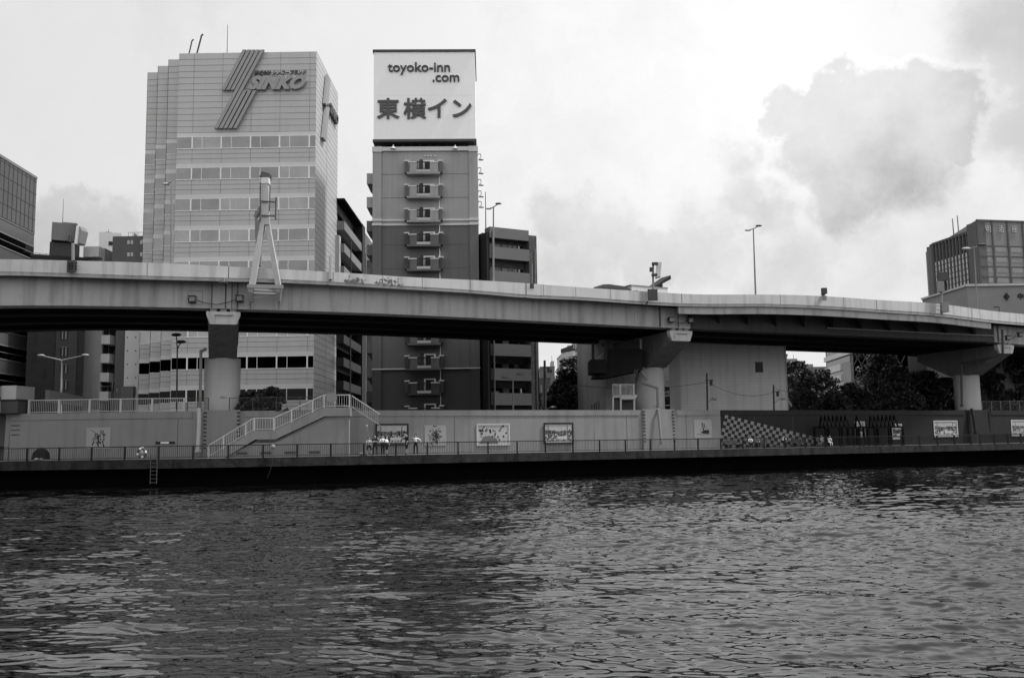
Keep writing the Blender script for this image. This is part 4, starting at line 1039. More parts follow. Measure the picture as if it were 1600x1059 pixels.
# ------------------------------------------------------------ railings
def rail_curve(name, label, fn, off, a, b, z0, H_, mat, spacing, pick, pw=.03, postw=.09, over=.0, posth=0):
    pts = line(fn, a, b, 6); nr_ = normals(pts); pts = [p + Vector(n_) * off for p, n_ in zip(pts, nr_)]
    d = [0]
    for p, q in zip(pts[:-1], pts[1:]): d.append(d[-1] + (q - p).length)
    X_ = np.array([p.x for p in pts]); Y_ = np.array([p.y for p in pts]); d = np.array(d)
    at = lambda s: (float(np.interp(s, d, X_)), float(np.interp(s, d, Y_)))
    p0 = at(d[-1] / 2)
    t = thing(name, label, 'railing', (p0[0], p0[1], z0))
    MB().sweep(pts, [(-.04, z0 + H_ - .07), (-.04, z0 + H_), (.04, z0 + H_), (.04, z0 + H_ - .07)]).build('top_rail', M[mat], t, True)
    MB().sweep(pts, [(-.025, z0 + .1), (-.025, z0 + .15), (.025, z0 + .15), (.025, z0 + .1)]).build('bottom_rail', M[mat], t, True)
    mb = MB(); s = 0
    while s < d[-1] and pick:
        x, y = at(s); mb.beam((x, y, z0 + .12), (x, y, z0 + H_ - .03), pw, pw); s += pick
    if pick: mb.build('balusters', M[mat], t, True)
    s = 0
    while s <= d[-1]:
        x, y = at(s); MB().beam((x, y, z0), (x, y, z0 + H_ + posth), postw).build('post', M[mat], t, True); s += spacing
    return t
rail_curve('quay_railing', 'long black iron railing with thin balusters along the quay edge', edge, .12, -60, 1528, PZ, 1.05, 'iron', 2.68, .15, .022, .13)
rail_curve('quay_railing', 'denser black railing at the far right end of the quay', edge, .12, 1532, 1760, PZ, 1.15, 'iron', 2.5, .13, .03, .14)
rail_curve('parapet_railing', 'white railing on top of the flood wall at the left', wallc, .35, 39, 288, WZ, 1.18, 'lgrey', 2.62, .155, .022, .16)
def mesh_fence(label, a, b, Y, z0, H_, nposts, mat='dgrey'):
    f = Fac(a, Y, b, Y, z0); t = f.thing('mesh_fence', label, 'fence')
    mb = MB().box(0, -.02, H_ - .04, f.L, .02, H_).box(0, -.02, .04, f.L, .02, .08); mb.build('rails', M[mat], t)
    mb = MB(); x = 0
    while x < f.L: mb.box(x - .004, -.004, .05, x + .004, .004, H_); x += .12
    z = .12
    while z < H_: mb.box(0, -.004, z - .004, f.L, .004, z + .004); z += .12
    mb.build('mesh', M[mat], t)
    for k in range(nposts): x = f.L * k / (nposts - 1); MB().box(x - .03, -.035, 0, x + .03, .035, H_ + .03).build('post', M[mat], t)
mesh_fence('dark mesh fence left of the first pier', 291, 324, 80.2, WZ - .05, 1.25, 3)
mesh_fence('dark mesh fence in front of the bushes right of the first pier', 357, 505, 80.6, WZ - .05, 1.25, 5)
mesh_fence('pale mesh fence above the dark wall right of the third pier', 1538, 1640, 121, WZ, 1.45, 8, 'mgrey')
MB_ = None

# ------------------------------------------------------------ left edge: floodgate tower and small bridge end
f = Fac(-60, 79.5, 40, 79.0, PZ)
gt_ = f.thing('floodgate', 'dark floodgate tower with pale machine boxes at the left end of the wall', 'floodgate')
zA = f.z(20, 644)
MB().box(0, .3, 0, U(0) * 0 + f.u(12, 690), 3, zA + .2).build('pillar', M['dgrey'], gt_)
mb = MB().prism([(f.u(7, 700), -.1, 0), (f.u(14, 700), -.1, 0), (f.u(18, 650), -.1, zA), (f.u(11, 650), -.1, zA)], (0, 2, 0)); mb.build('slanted_post', M['mgrey'], gt_)
MB().box(f.u(12, 630), -.8, zA - .1, f.u(37, 630), 2, f.z(20, 626)).build('machine_box', M['dgrey'], gt_)
MB().box(f.u(9, 630), -.9, f.z(20, 626.5), f.u(38, 630), 2.1, f.z(20, 624.5)).build('slab', M['black'], gt_)
MB().box(f.u(9, 615), -.6, f.z(20, 624.5), f.u(32, 615), 2, f.z(20, 603)).build('machine_box', M['lgrey'], gt_)
MB().box(f.u(-20, 610), -1.2, f.z(5, 621), f.u(8, 610), 0, f.z(5, 604)).box(f.u(-30, 630), -1.8, f.z(5, 645), f.u(10, 630), -.6, f.z(5, 624)).build('machine_box', M['lgrey'], gt_)
f2 = Fac(40, 84, 68, 92, PZ)
MB().prism([(f.u(38, 620), 3, f.z(38, 625)), (f.u(38, 620), 3, f.z(38, 606)), (f.u(70, 620), 8, f.z(66, 617)), (f.u(70, 620), 8, f.z(66, 634))], (.2, .3, 0)).build('machine_box', M['mgrey'], gt_)
mb = MB()
for py in (656.5, 664.5, 671.5, 679): 
    p, d = wpt(23, -.02); z = P(23, py, p.y).z; mb.beam((p.x - .35, p.y - .01, z), (p.x + .35, p.y - .01, z), .03, .07)
mb.build('step_irons', M['dgrey'], fw, True)

# ------------------------------------------------------------ sign gantry and gear on the highway
def hp(px, py, off=0.0):
    p, d = bpt(px, off, para); return P(px, py, p.y)
q = hp(414, 447, -.5)
ga = thing('sign_gantry', 'tall white A-frame sign gantry standing on the highway parapet', 'gantry', (q.x, q.y, q.z))
mb = MB()
mb.beam(hp(394, 446, -.5), hp(411, 348, -.5), .46, .4, w2=.36).beam(hp(435, 446, -.5), hp(418, 348, -.5), .42, .4, w2=.32)
mb.build('legs', M['lgrey'], ga, True)
MB().beam(hp(414.5, 352, -.5), hp(415, 288, -.5), .66, .5, w2=.5, h2=.5).build('mast', M['lgrey'], ga, True)
MB().beam(hp(415.3, 288, -.5), hp(415.3, 279, -.5), .6, .6).build('mast_cap', M['white'], ga, True)
MB().prism([hp(405, 276, -.7), hp(409, 267.5, -.7), hp(421, 271, -.7), hp(420, 279, -.7), hp(412, 278.5, -.7)], (0, .8, 0)).build('sign_head', M['dgrey'], ga, True)
mb = MB()
for pa, pb in (((407, 285), (406, 345)), ((422, 290), (421, 330)), ((431.5, 308), (430, 344))): mb.beam(hp(*pa, -.8), hp(*pb, -.8), .07)
for k in range(14): mb.beam(hp(405, 294 + k * 4, -.8), hp(408, 294 + k * 4, -.8), .05)
for k in range(9): mb.beam(hp(429.5, 310 + k * 4, -.8), hp(432.5, 310 + k * 4, -.8), .05)
for y in (315.5, 337.5): mb.beam(hp(408, y - 1, -.85), hp(430, y + .5, -.85), .12, .1)
mb.build('ladder', M['dgrey'], ga, True)
mb = MB().beam(hp(400, 330, .6), hp(400.5, 372, .6), .16).beam(hp(405, 345, .6), hp(404, 416, .6), .45, .4).beam(hp(399, 340, .7), hp(410, 322, .2), .3); mb.build('rear_leg', M['mgrey'], ga, True)
mb = MB()
for px in (390, 433): MB().prism([hp(px - 4, 447, -.7), hp(px + 7, 447, -.7), hp(px + 5, 456, -.7), hp(px + 4, 471, -.3), hp(px, 471, -.3), hp(px - 2, 456, -.7)], (0, .5, 0)).build('bracket', M['mgrey'], ga, True)
mb.beam(hp(386, 447, -.7), hp(443, 448, -.7), .12, .3)
mb.build('base_beam', M['mgrey'], ga, True)
MB().beam(hp(393, 452, -.4), hp(434, 454, -.4), .2, .2).beam(hp(393, 457.5, -.4), hp(434, 459, -.4), .25, .15).beam(hp(393, 466, -.2), hp(436, 459, -.2), .05).build('crossbars', M['lgrey'], ga, True)
def post_sign(name, label, cat, px, y0, y1, boxes, pole='mgrey', r=.08):
    a = hp(px, y0, -.2); b = hp(px, y1, -.2); t = thing(name, label, cat, a)
    MB().cyl(a, b, r, r, 8).build('pole', M[pole], t, True)
    for nm, x0_, y0_, x1_, y1_, mt, dep, dy in boxes:
        p = hp(x0_, y1_, -.2); q = hp(x1_, y0_, -.2)
        MB().box(p.x, p.y - dy, p.z, q.x, p.y - dy + dep, q.z).build(nm, M[mt], t, True)
    return t
t = post_sign('road_sign', 'pale sign panel seen edge-on above the dark rooftop block', 'road sign', 114, 425, 380,
          [('equipment_box', 107, 408, 121.5, 426, 'dgrey', .3, .3), ('camera', 107.5, 368, 111, 378, 'dgrey', .3, .1)], r=.13)
MB().prism([hp(116, 381, -.2), hp(121, 381, -.2), hp(124, 353, -.2), hp(119.5, 352, -.2)], (.1, .8, .0)).build('panel', M['white'], t, True)
MB().prism([hp(121, 381, -.22), hp(123.5, 379, -.22), hp(128, 360, -.22), hp(124.3, 353, -.22)], (.1, .9, .0)).build('panel_face', M['mgrey'], t, True)
mb = MB()
for k in range(3): mb.beam(hp(108 + k * 5, 410, -.55), hp(108 + k * 5, 421, -.55), .08)
for y in (411, 416, 421): mb.beam(hp(107, y, -.55), hp(121, y, -.55), .06)
mb.build('cage', M['black'], t, True)
t = post_sign('road_sign', 'white box sign on a pole beside the vehicles on the highway', 'road sign', 1020.5, 456, 412,
          [('equipment_box', 1012, 453.5, 1025.5, 470, 'dgrey', .35, .4), ('clamp', 1018.5, 411, 1027, 414.5, 'dgrey', .3, .25), ('clamp', 1018, 428.5, 1026, 432, 'dgrey', .3, .25), ('camera', 1015.5, 418, 1019, 424, 'dgrey', .4, .1)], r=.1)
MB().prism([hp(1024, 434, -.2), hp(1032, 431.5, -.2), hp(1034, 409, -.2), hp(1025.5, 411, -.2)], (.1, .8, 0)).build('panel', M['lgrey'], t, True)
mb = MB()
for k in range(3): mb.beam(hp(1016 + k * 4, 455, -.65), hp(1016 + k * 4, 469, -.65), .08)
mb.beam(hp(1012, 471, -.4), hp(1009, 478, -.4), .1).build('cage', M['black'], t, True)
t = post_sign('traffic_sensor', 'small boxed sensor standing on the parapet in mid span', 'sensor', 1287, 469, 457,
          [('housing', 1284, 450.5, 1290.5, 459, 'dgrey', .4, .2), ('base_box', 1285, 462.5, 1289.5, 469.5, 'mgrey', .2, .25)])
MB().prism([hp(1284, 459, -.2), hp(1290.5, 459, -.2), hp(1287.8, 462, -.2), hp(1286.6, 462, -.2)], (0, .4, 0)).build('funnel', M['dgrey'], t, True)
t = post_sign('road_sign', 'cluster of dark sign boxes on a pole near the theatre tower', 'road sign', 1471, 492, 425,
          [('signal_box', 1466, 427, 1475.5, 439, 'dgrey', .6, .3), ('signal_box', 1473, 441, 1477, 454, 'black', .5, .2), ('panel', 1464, 440.5, 1471, 456, 'mgrey', .3, .25), ('equipment_box', 1470, 473, 1477, 488, 'mgrey', .5, .4)], r=.16)
a = hp(1467.5, 451, -.5); 
mb = MB().beam(hp(1468, 444, -.52), hp(1466.7, 450, -.52), .08, .03).beam(hp(1466.7, 450, -.52), hp(1469, 452, -.52), .07, .03).build('telephone_mark', M['black'], t, True)
mb = MB()
for y in (475, 481, 487): mb.beam(hp(1462 + (y - 475) * .2, y - 3, -.5), hp(1484, y - 1, -.5), .07)
mb.build('brackets', M['mgrey'], t, True)
t = thing('junction_box', 'small junction box under the parapet above the first pier', 'junction box', hp(349, 439, -.3))
a = hp(346, 441, -.3); b = hp(351.5, 434.5, -.3); MB().box(a.x, a.y - .2, a.z, b.x, a.y + .2, b.z).build('housing', M['mgrey'], t, True)
MB().box(a.x - .15, a.y - .3, a.z - .08, b.x + .2, a.y + .3, a.z).build('shelf', M['dgrey'], t, True)
t = thing('parapet_box', 'small dark box hung on the parapet right of the brick apartments', 'junction box', hp(831, 447, -.3))
a = hp(828, 450.5, -.3); b = hp(834, 444, -.3); MB().box(a.x, a.y - .2, a.z, b.x, a.y + .2, b.z).build('housing', M['dgrey'], t, True)
MB().cyl(hp(831.5, 444, -.2), hp(831.5, 412, -.2), .04, .04, 6).build('conduit', M['mgrey'], t, True)
t = thing('white_post', 'white square post rising from the parapet in front of the office side', 'post', hp(516, 437, -.2))
MB().beam(hp(516, 437, -.2), hp(516.5, 400, -.2), .24).build('post_shaft', M['lgrey'], t, True)
MB().beam(hp(514, 437, -.2), hp(518.5, 437, -.2), .3, .08).build('foot_plate', M['dgrey'], t, True)
# navigation lights on the girder at the piers
k_ = 0
for (pa, ya, pb, yb, lab) in ((301, 468, 375, 467, 'over the first pier'), (1047, 500, 1077, 501, 'over the second pier'), (1572, 528, 1591, 523, 'over the third pier')):
    for nm, px, py, side in (('left', pa, ya, 1), ('right', pb, yb, -1)):
        p, d = bpt(px, 0, gird); Y = p.y - .05; a = P(px, py, Y); s = .2
        t = thing('navigation_light', '%s small boxed lamp on the girder %s' % (nm, lab), 'lamp', a, 0, 'boxed lamps on the highway girder')
        MB().box(a.x - .12, a.y - .5, a.z - s, a.x + .3, a.y + .0, a.z + s).build('housing', M['mgrey'], t, True)
        MB().box(a.x - .25, a.y - .6, a.z + s, a.x + .35, a.y, a.z + s + .06).box(a.x - .2, a.y - .5, a.z - s - .1, a.x + .3, a.y - .0, a.z - s).build('hood', M['black'], t, True)
        MB().sphere((a.x - .12, a.y - .3, a.z), .17, 8, 6).build('lens', M['black'], t, True)
    a = P(pa + 3, ya, bpt(pa, 0, gird)[0].y - .3); b = P(pb - 3, yb, bpt(pb, 0, gird)[0].y - .3); m_ = (a + b) / 2 - Vector((0, 0, .22 + .003 * (pb - pa)))
    t2 = [a.lerp(m_, .5) - Vector((0, 0, .07)), m_, m_.lerp(b, .5) - Vector((0, 0, .07))]
    MB().tube([a] + t2 + [b], .03, 5).build('cable', M['black'], hw, True)
# expansion-pipe and conduit on the shaded span
p1 = []
for px in np.arange(1300, 1566, 12): p, d = bpt(px, -.15, gird); p1.append((p.x, p.y, ZB + .75))
MB().tube(p1, .09, 6).build('conduit', M['mgrey'], hw, True)

# street lamps on the highway
def cobra(label, px, y0, y1, base=None, double=True, mt='mgrey', Yoff=.4, hs=1.0, group='street lamps on the highway', tilt=None):
    a = hp(px, y0, Yoff); b = P(tilt or px, y1, a.y); t = thing('street_lamp', label, 'street lamp', a, 0, group)
    MB().cyl(a, b, .1, .06, 8).build('pole', M[mt], t, True)
    for s in ((-1, 1) if double else (-1,)):
        e = b + Vector((s * .75 * hs, -.2 * s, .18 * s + .05)); 
        MB().cyl(b - Vector((0, 0, .05)), e, .05, .05, 6).build('arm', M[mt], t, True)
        MB().sphere(e, .5 * hs, 10, 6, sz=.3, sx=1.0, sy=.45).build('lamp_head', M['dgrey'] if s > 0 else M['lgrey'], t, True, smooth=True)
    return t
cobra('street lamp rising in front of the stepped office corner', 268, 413, 284, double=False, hs=.7)
cobra('twin-headed street lamp in front of the brick apartments', 771, 440, 323, hs=.62)
cobra('tall twin-headed street lamp standing alone against the clouds', 1180.7, 461, 357, tilt=1177, hs=.7)
cobra('street lamp in front of the theatre tower wall', 1527, 482, 386, hs=1.1, tilt=1522)
# vehicles on the deck, only their tops show over the parapet
def dz(px): return zb(px) + .55
p, d = bpt(960, 2.6, para); ang = math.atan2(d.y, d.x)
q_ = G2(961, p.y)
van = thing('minibus', 'dark minibus roof showing above the parapet', 'van', (q_.x, q_.y, dz(960)), ang)
hh = P(960, 446.5, p.y).z - dz(960)
rf = MB().prism([(-1.75, -.8, hh - .35), (-1.45, -.8, hh - .08), (-.7, -.8, hh), (1.1, -.8, hh - .1), (1.7, -.8, hh - .28), (1.9, -.8, hh - .5)], (0, 1.6, 0)).build('roof', M['dgrey'], van)
MB().prism([(-2.2, -.85, .35), (-2.3, -.85, 1.0), (-1.75, -.85, hh - .35), (1.9, -.85, hh - .5), (2.6, -.85, 1.0), (2.65, -.85, .35)], (0, 1.7, 0)).build('body', M['dgrey'], van)
for sx in (-1.45, 1.6):
    for y in (-.9, .75): 
        MB().cyl((sx, y, .33), (sx, y + .18, .33), .33, .33, 14).build('wheel', M['black'], van)
MB().box(-1.4, -.87, 1.05, 1.6, -.85, hh - .55).build('side_window', M['glass_d'], van)
p, d = bpt(1017, 3.0, para); z0 = dz(1017); zt2 = P(1017, 450.5, p.y).z - z0
q_ = G2(1016, p.y)
tr = thing('works_truck', 'white works truck with a tilted dark panel raised behind', 'truck', (q_.x, q_.y, z0), ang + .03)
w_ = .062
MB().box(-2.4, -1, .8, 2.05, 1, zt2).build('cargo_box', M['white'], tr)
MB().box(-2.6, -1.05, zt2, 2.05, 1, zt2 + .06).build('cargo_rail', M['mgrey'], tr)
MB().box(-4.3, -.95, .5, -2.5, .95, zt2 - .6).build('cab', M['white'], tr)
for sx in (-3.6, -.9, 1.2):
    for y in (-1.0, .75): MB().cyl((sx, y, .42), (sx, y + .25, .42), .42, .42, 14).build('wheel', M['black'], tr)
MB().prism([(.5, -.9, zt2 + .1), (2.55, -.9, zt2 + 1.4), (2.6, -.9, zt2 + 1.0), (1.5, -.9, zt2 + .45), (1.5, -.9, zt2 + .06), (1.3, -.9, zt2 + .06), (1.3, -.9, zt2 + .3), (.9, -.9, zt2 + .12)], (0, 1.6, 0)).build('tilted_panel', M['black'], tr)

# maintenance gondola and access stair at the second pier
mg = thing('maintenance_platform', 'dark steel maintenance platform slung under the highway at the second pier', 'platform', P(950, 577, 97.5))
def mp(px, py, dy=0): return P(px, py, 97.5 + dy)
mb = MB().box(mp(921, 560).x, 96.5, mp(921, 584).z, mp(946, 560).x, 100, mp(921, 563).z)
mb.build('cage', M['steel_dark'], mg, True)
MB().prism([mp(926, 590), mp(946, 590), mp(1004, 578), mp(1004, 545), mp(946, 545), mp(946, 563)], (0, 3.2, 0)).build('catwalk', M['steel_dark'], mg, True)
MB().beam(mp(926.5, 535), mp(926.5, 590), .3).beam(mp(946, 535), mp(946, 565), .35).build('hangers', M['black'], mg, True)
mb = MB().prism([mp(938, 536), mp(946, 536), mp(946, 551), mp(944.5, 543)], (0, .3, 0)).build('gusset', M['black'], mg, True)
mb = MB().beam(mp(931, 562, .5), mp(944, 550, .5), .08)
for k in range(4): mb.beam(mp(938 + 2 * k, 556 - 2 * k, .5), mp(938 + 2 * k, 562, .5), .03)
mb.build('stair_rail', M['lgrey'], mg, True)
at_ = thing('access_stair', 'small grey platform with a steep ladder left of the second pier', 'stair', P(975, 642, 97))
def ap_(px, py, dy=0): return P(px, py, 97 + dy)
MB().box(ap_(957, 620).x, 96.3, ap_(957, 621.5).z, ap_(994, 620).x, 98.5, ap_(957, 617.5).z).box(ap_(969, 620).x, 96.2, ap_(957, 624.5).z, ap_(992, 620).x, 96.4, ap_(957, 619.5).z).build('platform', M['lgrey'], at_, True)
mb = MB()
for px in (958, 970, 991): mb.beam(ap_(px, 643, -.6), ap_(px, 620, -.6), .17)
mb.build('legs', M['lgrey'], at_, True)
MB().box(ap_(960, 640).x, 96.8, ap_(960, 645).z, ap_(968, 640).x, 98, ap_(960, 622).z).box(ap_(972, 640).x, 97.2, ap_(960, 645).z, ap_(990, 640).x, 98, ap_(960, 625).z).build('panel', M['dgrey'], at_, True)
mb = MB()
for px in np.arange(957, 993, 2.0): mb.beam(ap_(px, 618, -.75), ap_(px, 600.5, -.75), .04)
mb.beam(ap_(957, 600.5, -.75), ap_(992, 600.5, -.75), .07).beam(ap_(969, 618, -.75), ap_(969, 600.5, -.75), .14).beam(ap_(990, 618, -.75), ap_(990, 600.5, -.75), .14)
mb.build('railing', M['lgrey'], at_, True)
mb = MB().beam(ap_(978, 615, -.3), ap_(993, 577, -.3), .08).beam(ap_(982, 615, -.3), ap_(997, 577, -.3), .08)
for k in range(11): t_ = k / 11; mb.beam(ap_(978 + 15 * t_, 615 - 38 * t_, -.3), ap_(982 + 15 * t_, 615 - 38 * t_, -.3), .07)
mb.build('ladder', M['dgrey'], at_, True)

# street-level lamps, poles and wires behind the wall
def twin(label, px, yb, yj, tips, Y, r, mt, headr=.25):
    a = P(px, yb, Y); a.z = GZ; b = P(px, yj, Y); t = thing('street_lamp', label, 'street lamp', a, 0, 'lamps on the street behind the wall')
    MB().cyl(a, b, r * 1.5, r * .9, 8).build('pole', M[mt], t, True)
    for (tx, ty) in tips:
        e = P(tx, ty, Y); MB().cyl(b, e, r * .8, r * .6, 6).build('arm', M[mt], t, True)
        MB().sphere(e, headr * 1.6, 10, 6, sz=.35, sy=.6).build('lamp_head', M[mt], t, True, smooth=True)
twin('white twin-armed lamp in front of the dark tiled block', 96.5, 620, 563, ((64, 555.5), (133, 555)), 93, .09, 'lgrey')
twin('small distant white twin-armed lamp above the white railing', 76.8, 640, 621, ((67, 618.5), (105, 614)), 140, .08, 'lgrey', .25)
twin('slender dark lamp in front of the office left of the first pier', 277, 640, 545, ((275.5, 523), (283, 534)), 87, .07, 'dgrey', .3)
twin('grey lamp with two short arms before the brick apartments', 801.5, 640, 593, ((789.5, 589), (813, 584)), 96, .075, 'mgrey', .26)
def upole(label, px, yt, Y, lamp=None, r=.13):
    a = P(px, 640, Y); a.z = GZ; b = P(px, yt, Y); t = thing('utility_pole', label, 'utility pole', a, 0, 'utility poles behind the wall')
    MB().cyl(a, b, r, r * .7, 8).build('pole', M['dgrey'], t, True)
    MB().beam(b + Vector((-.2, 0, -.8)), b + Vector((.7, 0, -.8)), .1).cyl(b + Vector((.45, 0, -1.4)), b + Vector((.45, 0, -.85)), .16, .16, 8).build('crossarm', M['dgrey'], t, True)
    if lamp:
        e = P(lamp[0], lamp[1], Y); s_ = P(px, lamp[1] + 8, Y)
        MB().tube([s_, s_.lerp(e, .5) + Vector((0, 0, .25)), e], .04, 6).build('lamp_arm', M['mgrey'], t, True)
        MB().sphere(e, .38, 8, 6, sz=.4).build('lamp_head', M['lgrey'], t, True, smooth=True)
    return b
b1_ = upole('utility pole with a lamp arm before the warehouse face', 1104.5, 583, 106, (1117, 623))
b2_ = upole('utility pole near the right corner of the warehouse', 1208.5, 601, 111, (1224, 623))
b3_ = upole('thick dark utility pole in the gap left of the street tree', 851, 563, 112, (865, 636), .2)
b4_ = upole('dark utility pole before the pale balcony block', 175.5, 592, 100, None, .1)
def wire(label, a, b, sag, r=.025):
    a = Vector(a); b = Vector(b); pts = [a.lerp(b, t) - Vector((0, 0, 4 * sag * t * (1 - t))) for t in np.linspace(0, 1, 12)]
    o = MB().tube(pts, r, 4).build('overhead_wire', M['dgrey']); setp(o, label, 'wire', 'overhead wires')
wire('overhead wire from the warehouse pole to its right corner pole', b1_ - Vector((0, 0, 1)), b2_ - Vector((0, 0, .9)), .9)
wire('overhead wire running left from the warehouse pole behind the pier', P(905, 602, 106), b1_ - Vector((0, 0, 1)), .55)
wire('overhead wire leaving the right corner pole towards the trees', b2_ - Vector((0, 0, .4)), P(1275, 606, 118), .5)
wire('short overhead wire at the pole before the pale balcony block', P(152, 597, 100), b4_ - Vector((0, 0, .5)), .4)

# ------------------------------------------------------------ things on the promenade
def panel(label, pxa, pxb, ya, yb, kind, mt='panel', frame=None, off=-.05, seed=1, name='mural_panel', cat='mural'):
    pa, _ = wpt(pxa, off); pb_, _ = wpt(pxb, off); f = Fac(pxa, pa.y, pxb, pb_.y, PZ)
    z1 = f.z((pxa + pxb) / 2, ya); z0 = f.z((pxa + pxb) / 2, yb); t = f.thing(name, label, cat, 'panels on the flood wall')
    L_ = f.L; rr = random.Random(seed)
    MB().box(0, 0, z0, L_, .04, z1).build('sheet', M[mt], t)
    fw_ = .0
    if frame:
        fw_ = .12; MB().box(-.02, -.05, z0 - .02, L_ + .02, 0, z0 + fw_).box(-.02, -.05, z1 - fw_, L_ + .02, 0, z1 + .02).box(-.02, -.05, z0 + fw_, fw_, 0, z1 - fw_).box(L_ - fw_, -.05, z0 + fw_, L_ + .02, 0, z1 - fw_).build('frame', M[frame], t)
    H_ = z1 - z0; dr = MB(); dw = MB(); dl = MB()
    def br(m, pts, w):
        for a, b in zip(pts[:-1], pts[1:]):
            m.beam((a[0], -.012, a[1]), (b[0], -.012, b[1]), w, .012, up=(0, 1, 0))
    if kind == 'figures':                      # brush drawing of two strollers
        for cx, s in ((L_ * .4, .8), (L_ * .62, 1.0)):
            b0 = z0 + H_ * .1; h = H_ * .72 * s
            br(dr, [(cx - .1, b0 + h), (cx + .12, b0 + h + .05), (cx + .2, b0 + h - .1), (cx, b0 + h - .16), (cx - .1, b0 + h)], .05)
            br(dr, [(cx - .05, b0 + h * .85), (cx - .22, b0 + h * .6), (cx - .2, b0 + h * .3), (cx - .3, b0 + .08)], .05)
            br(dr, [(cx + .1, b0 + h * .85), (cx + .24, b0 + h * .55), (cx + .14, b0 + h * .3), (cx + .28, b0)], .05)
            for _ in range(9): x = cx + rr.gauss(0, .14); z = b0 + rr.uniform(.1, .85) * h; br(dr, [(x, z), (x + rr.gauss(0, .12), z - rr.uniform(.05, .22))], rr.uniform(.03, .08))
        br(dr, [(L_ * .18, z1 - .2), (L_ * .5, z1 - .62)], .03)
    if kind == 'rider':
        for _ in range(130):
            x = L_ * .5 + rr.gauss(0, L_ * .14); z = z0 + H_ * .5 + rr.gauss(0, H_ * .2); z = min(max(z, z0 + .1), z1 - .1); br(dr if rr.random() < .6 else dw, [(x, z), (x + rr.gauss(0, .1), z + rr.gauss(0, .13))], rr.uniform(.02, .07))
        br(dr, [(L_ * .52, z0 + H_ * .45), (L_ * .58, z0 + H_ * .25), (L_ * .58, z0 + .15)], .1)
    if kind == 'boat':
        dr.prism([(L_ * .35, -.012, z0 + H_ * .3), (L_ * .48, -.012, z0 + H_ * .25), (L_ * .82, -.012, z0 + H_ * .24), (L_ * .85, -.012, z0 + H_ * .42), (L_ * .6, -.012, z0 + H_ * .44)], (0, .01, 0))
        br(dr, [(L_ * .5, z0 + H_ * .4), (L_ * .48, z0 + H_ * .8), (L_ * .4, z0 + H_ * .82)], .07); br(dr, [(L_ * .52, z0 + H_ * .4), (L_ * .6, z0 + H_ * .78)], .05)
        br(dw, [(L_ * .15, z0 + H_ * .22), (L_ * .5, z0 + H_ * .18), (L_ * .95, z0 + H_ * .24)], .05); br(dw, [(L_ * .3, z0 + H_ * .3), (L_ * .48, z0 + H_ * .8), (L_ * .8, z0 + H_ * .44)], .03)
    if kind == 'discs':
        for _ in range(34):
            x = rr.uniform(.3, L_ - .3); z = rr.uniform(z0 + .25, z1 - .2)
            if z < z0 + H_ * .4 and x < L_ * .6: continue
            m = rr.choice((dr, dw, dw)); m.cyl((x, -.015, z), (x, 0, z), rr.uniform(.07, .11), None, 9)
        dw.prism([(.2, -.008, z0 + .12), (L_ * .65, -.008, z0 + .12), (L_ * .6, -.008, z0 + H_ * .32), (L_ * .4, -.008, z0 + H_ * .45), (L_ * .2, -.008, z0 + H_ * .42)], (0, .006, 0))
    if kind == 'scene':                        # generic painted townscape: pale sky, dark bank, walkers
        dw.prism([(fw_, -.006, z0 + H_ * .45), (L_ - fw_, -.006, z0 + H_ * .52), (L_ - fw_, -.006, z0 + H_ * .64), (L_ * .5, -.006, z0 + H_ * .6), (fw_, -.006, z0 + H_ * .68)], (0, .005, 0))
        for _ in range(150):
            x = rr.uniform(fw_ + .05, L_ - fw_ - .05); z = z0 + H_ * (.1 + .5 * rr.random() ** .8); m = dr if rr.random() < .45 else dw
            m.box(x - rr.uniform(.02, .07), -.014, z, x + rr.uniform(.02, .07), -.002, min(z + rr.uniform(.05, .2), z1 - fw_))
        for x in (L_ * .15, L_ * .8): dw.box(x - .04, -.012, z0 + H_ * .2, x + .04, -.002, z1 - fw_ - .1)
        dl.box(L_ * .45, -.016, z0 + H_ * .22, L_ * .78, -.003, z0 + H_ * .36)
    if dr.v: dr.build('ink_drawing', M['ink'], t)
    if dw.v: dw.build('wash_drawing', M['ink2'], t)
    if dl.v: dl.build('light_patch', M['lgrey'], t)
    return t
M['panel2'] = G('framed_print', .34, .8, .2, 2); M['panel3'] = G('pale_sheet', .28, .8, .05)
panel('sketch panel of two strolling figures at the left end of the wall', 134, 172, 667.5, 701, 'figures', 'panel3', seed=3)
panel('black-framed townscape print behind the standing group', 587, 638, 662, 695, 'scene', 'panel2', 'black', -.12, seed=5)
panel('pale sheet with a dense ink figure right of the standing group', 663.5, 697, 664, 696, 'rider', 'panel3', seed=7)
panel('white-framed chart covered in small round motifs', 745, 796.5, 662, 695.5, 'discs', 'panel2', 'lgrey', seed=9)
panel('black-framed procession print right of the chart', 850, 896, 660.5, 693, 'scene', 'panel2', 'black', -.12, seed=12)
panel('small pale sheet with an ink boat left of the chequered triangle', 1085.5, 1113, 655.5, 684, 'boat', 'panel3', seed=13)
panel('narrow print seen through the first timber frame', 1337, 1352, 658.5, 683, 'scene', 'panel2', 'lgrey', seed=14)
panel('narrow print seen through the second timber frame', 1394, 1410, 662, 686, 'scene', 'panel2', 'lgrey', seed=15)
panel('pale-framed triple print on the dark wall before the third pier', 1460, 1497, 657, 682, 'scene', 'panel2', 'lgrey', seed=16)
panel('pale-framed print at the right edge of the dark wall', 1581, 1625, 656, 681, 'scene', 'panel2', 'lgrey', seed=17)

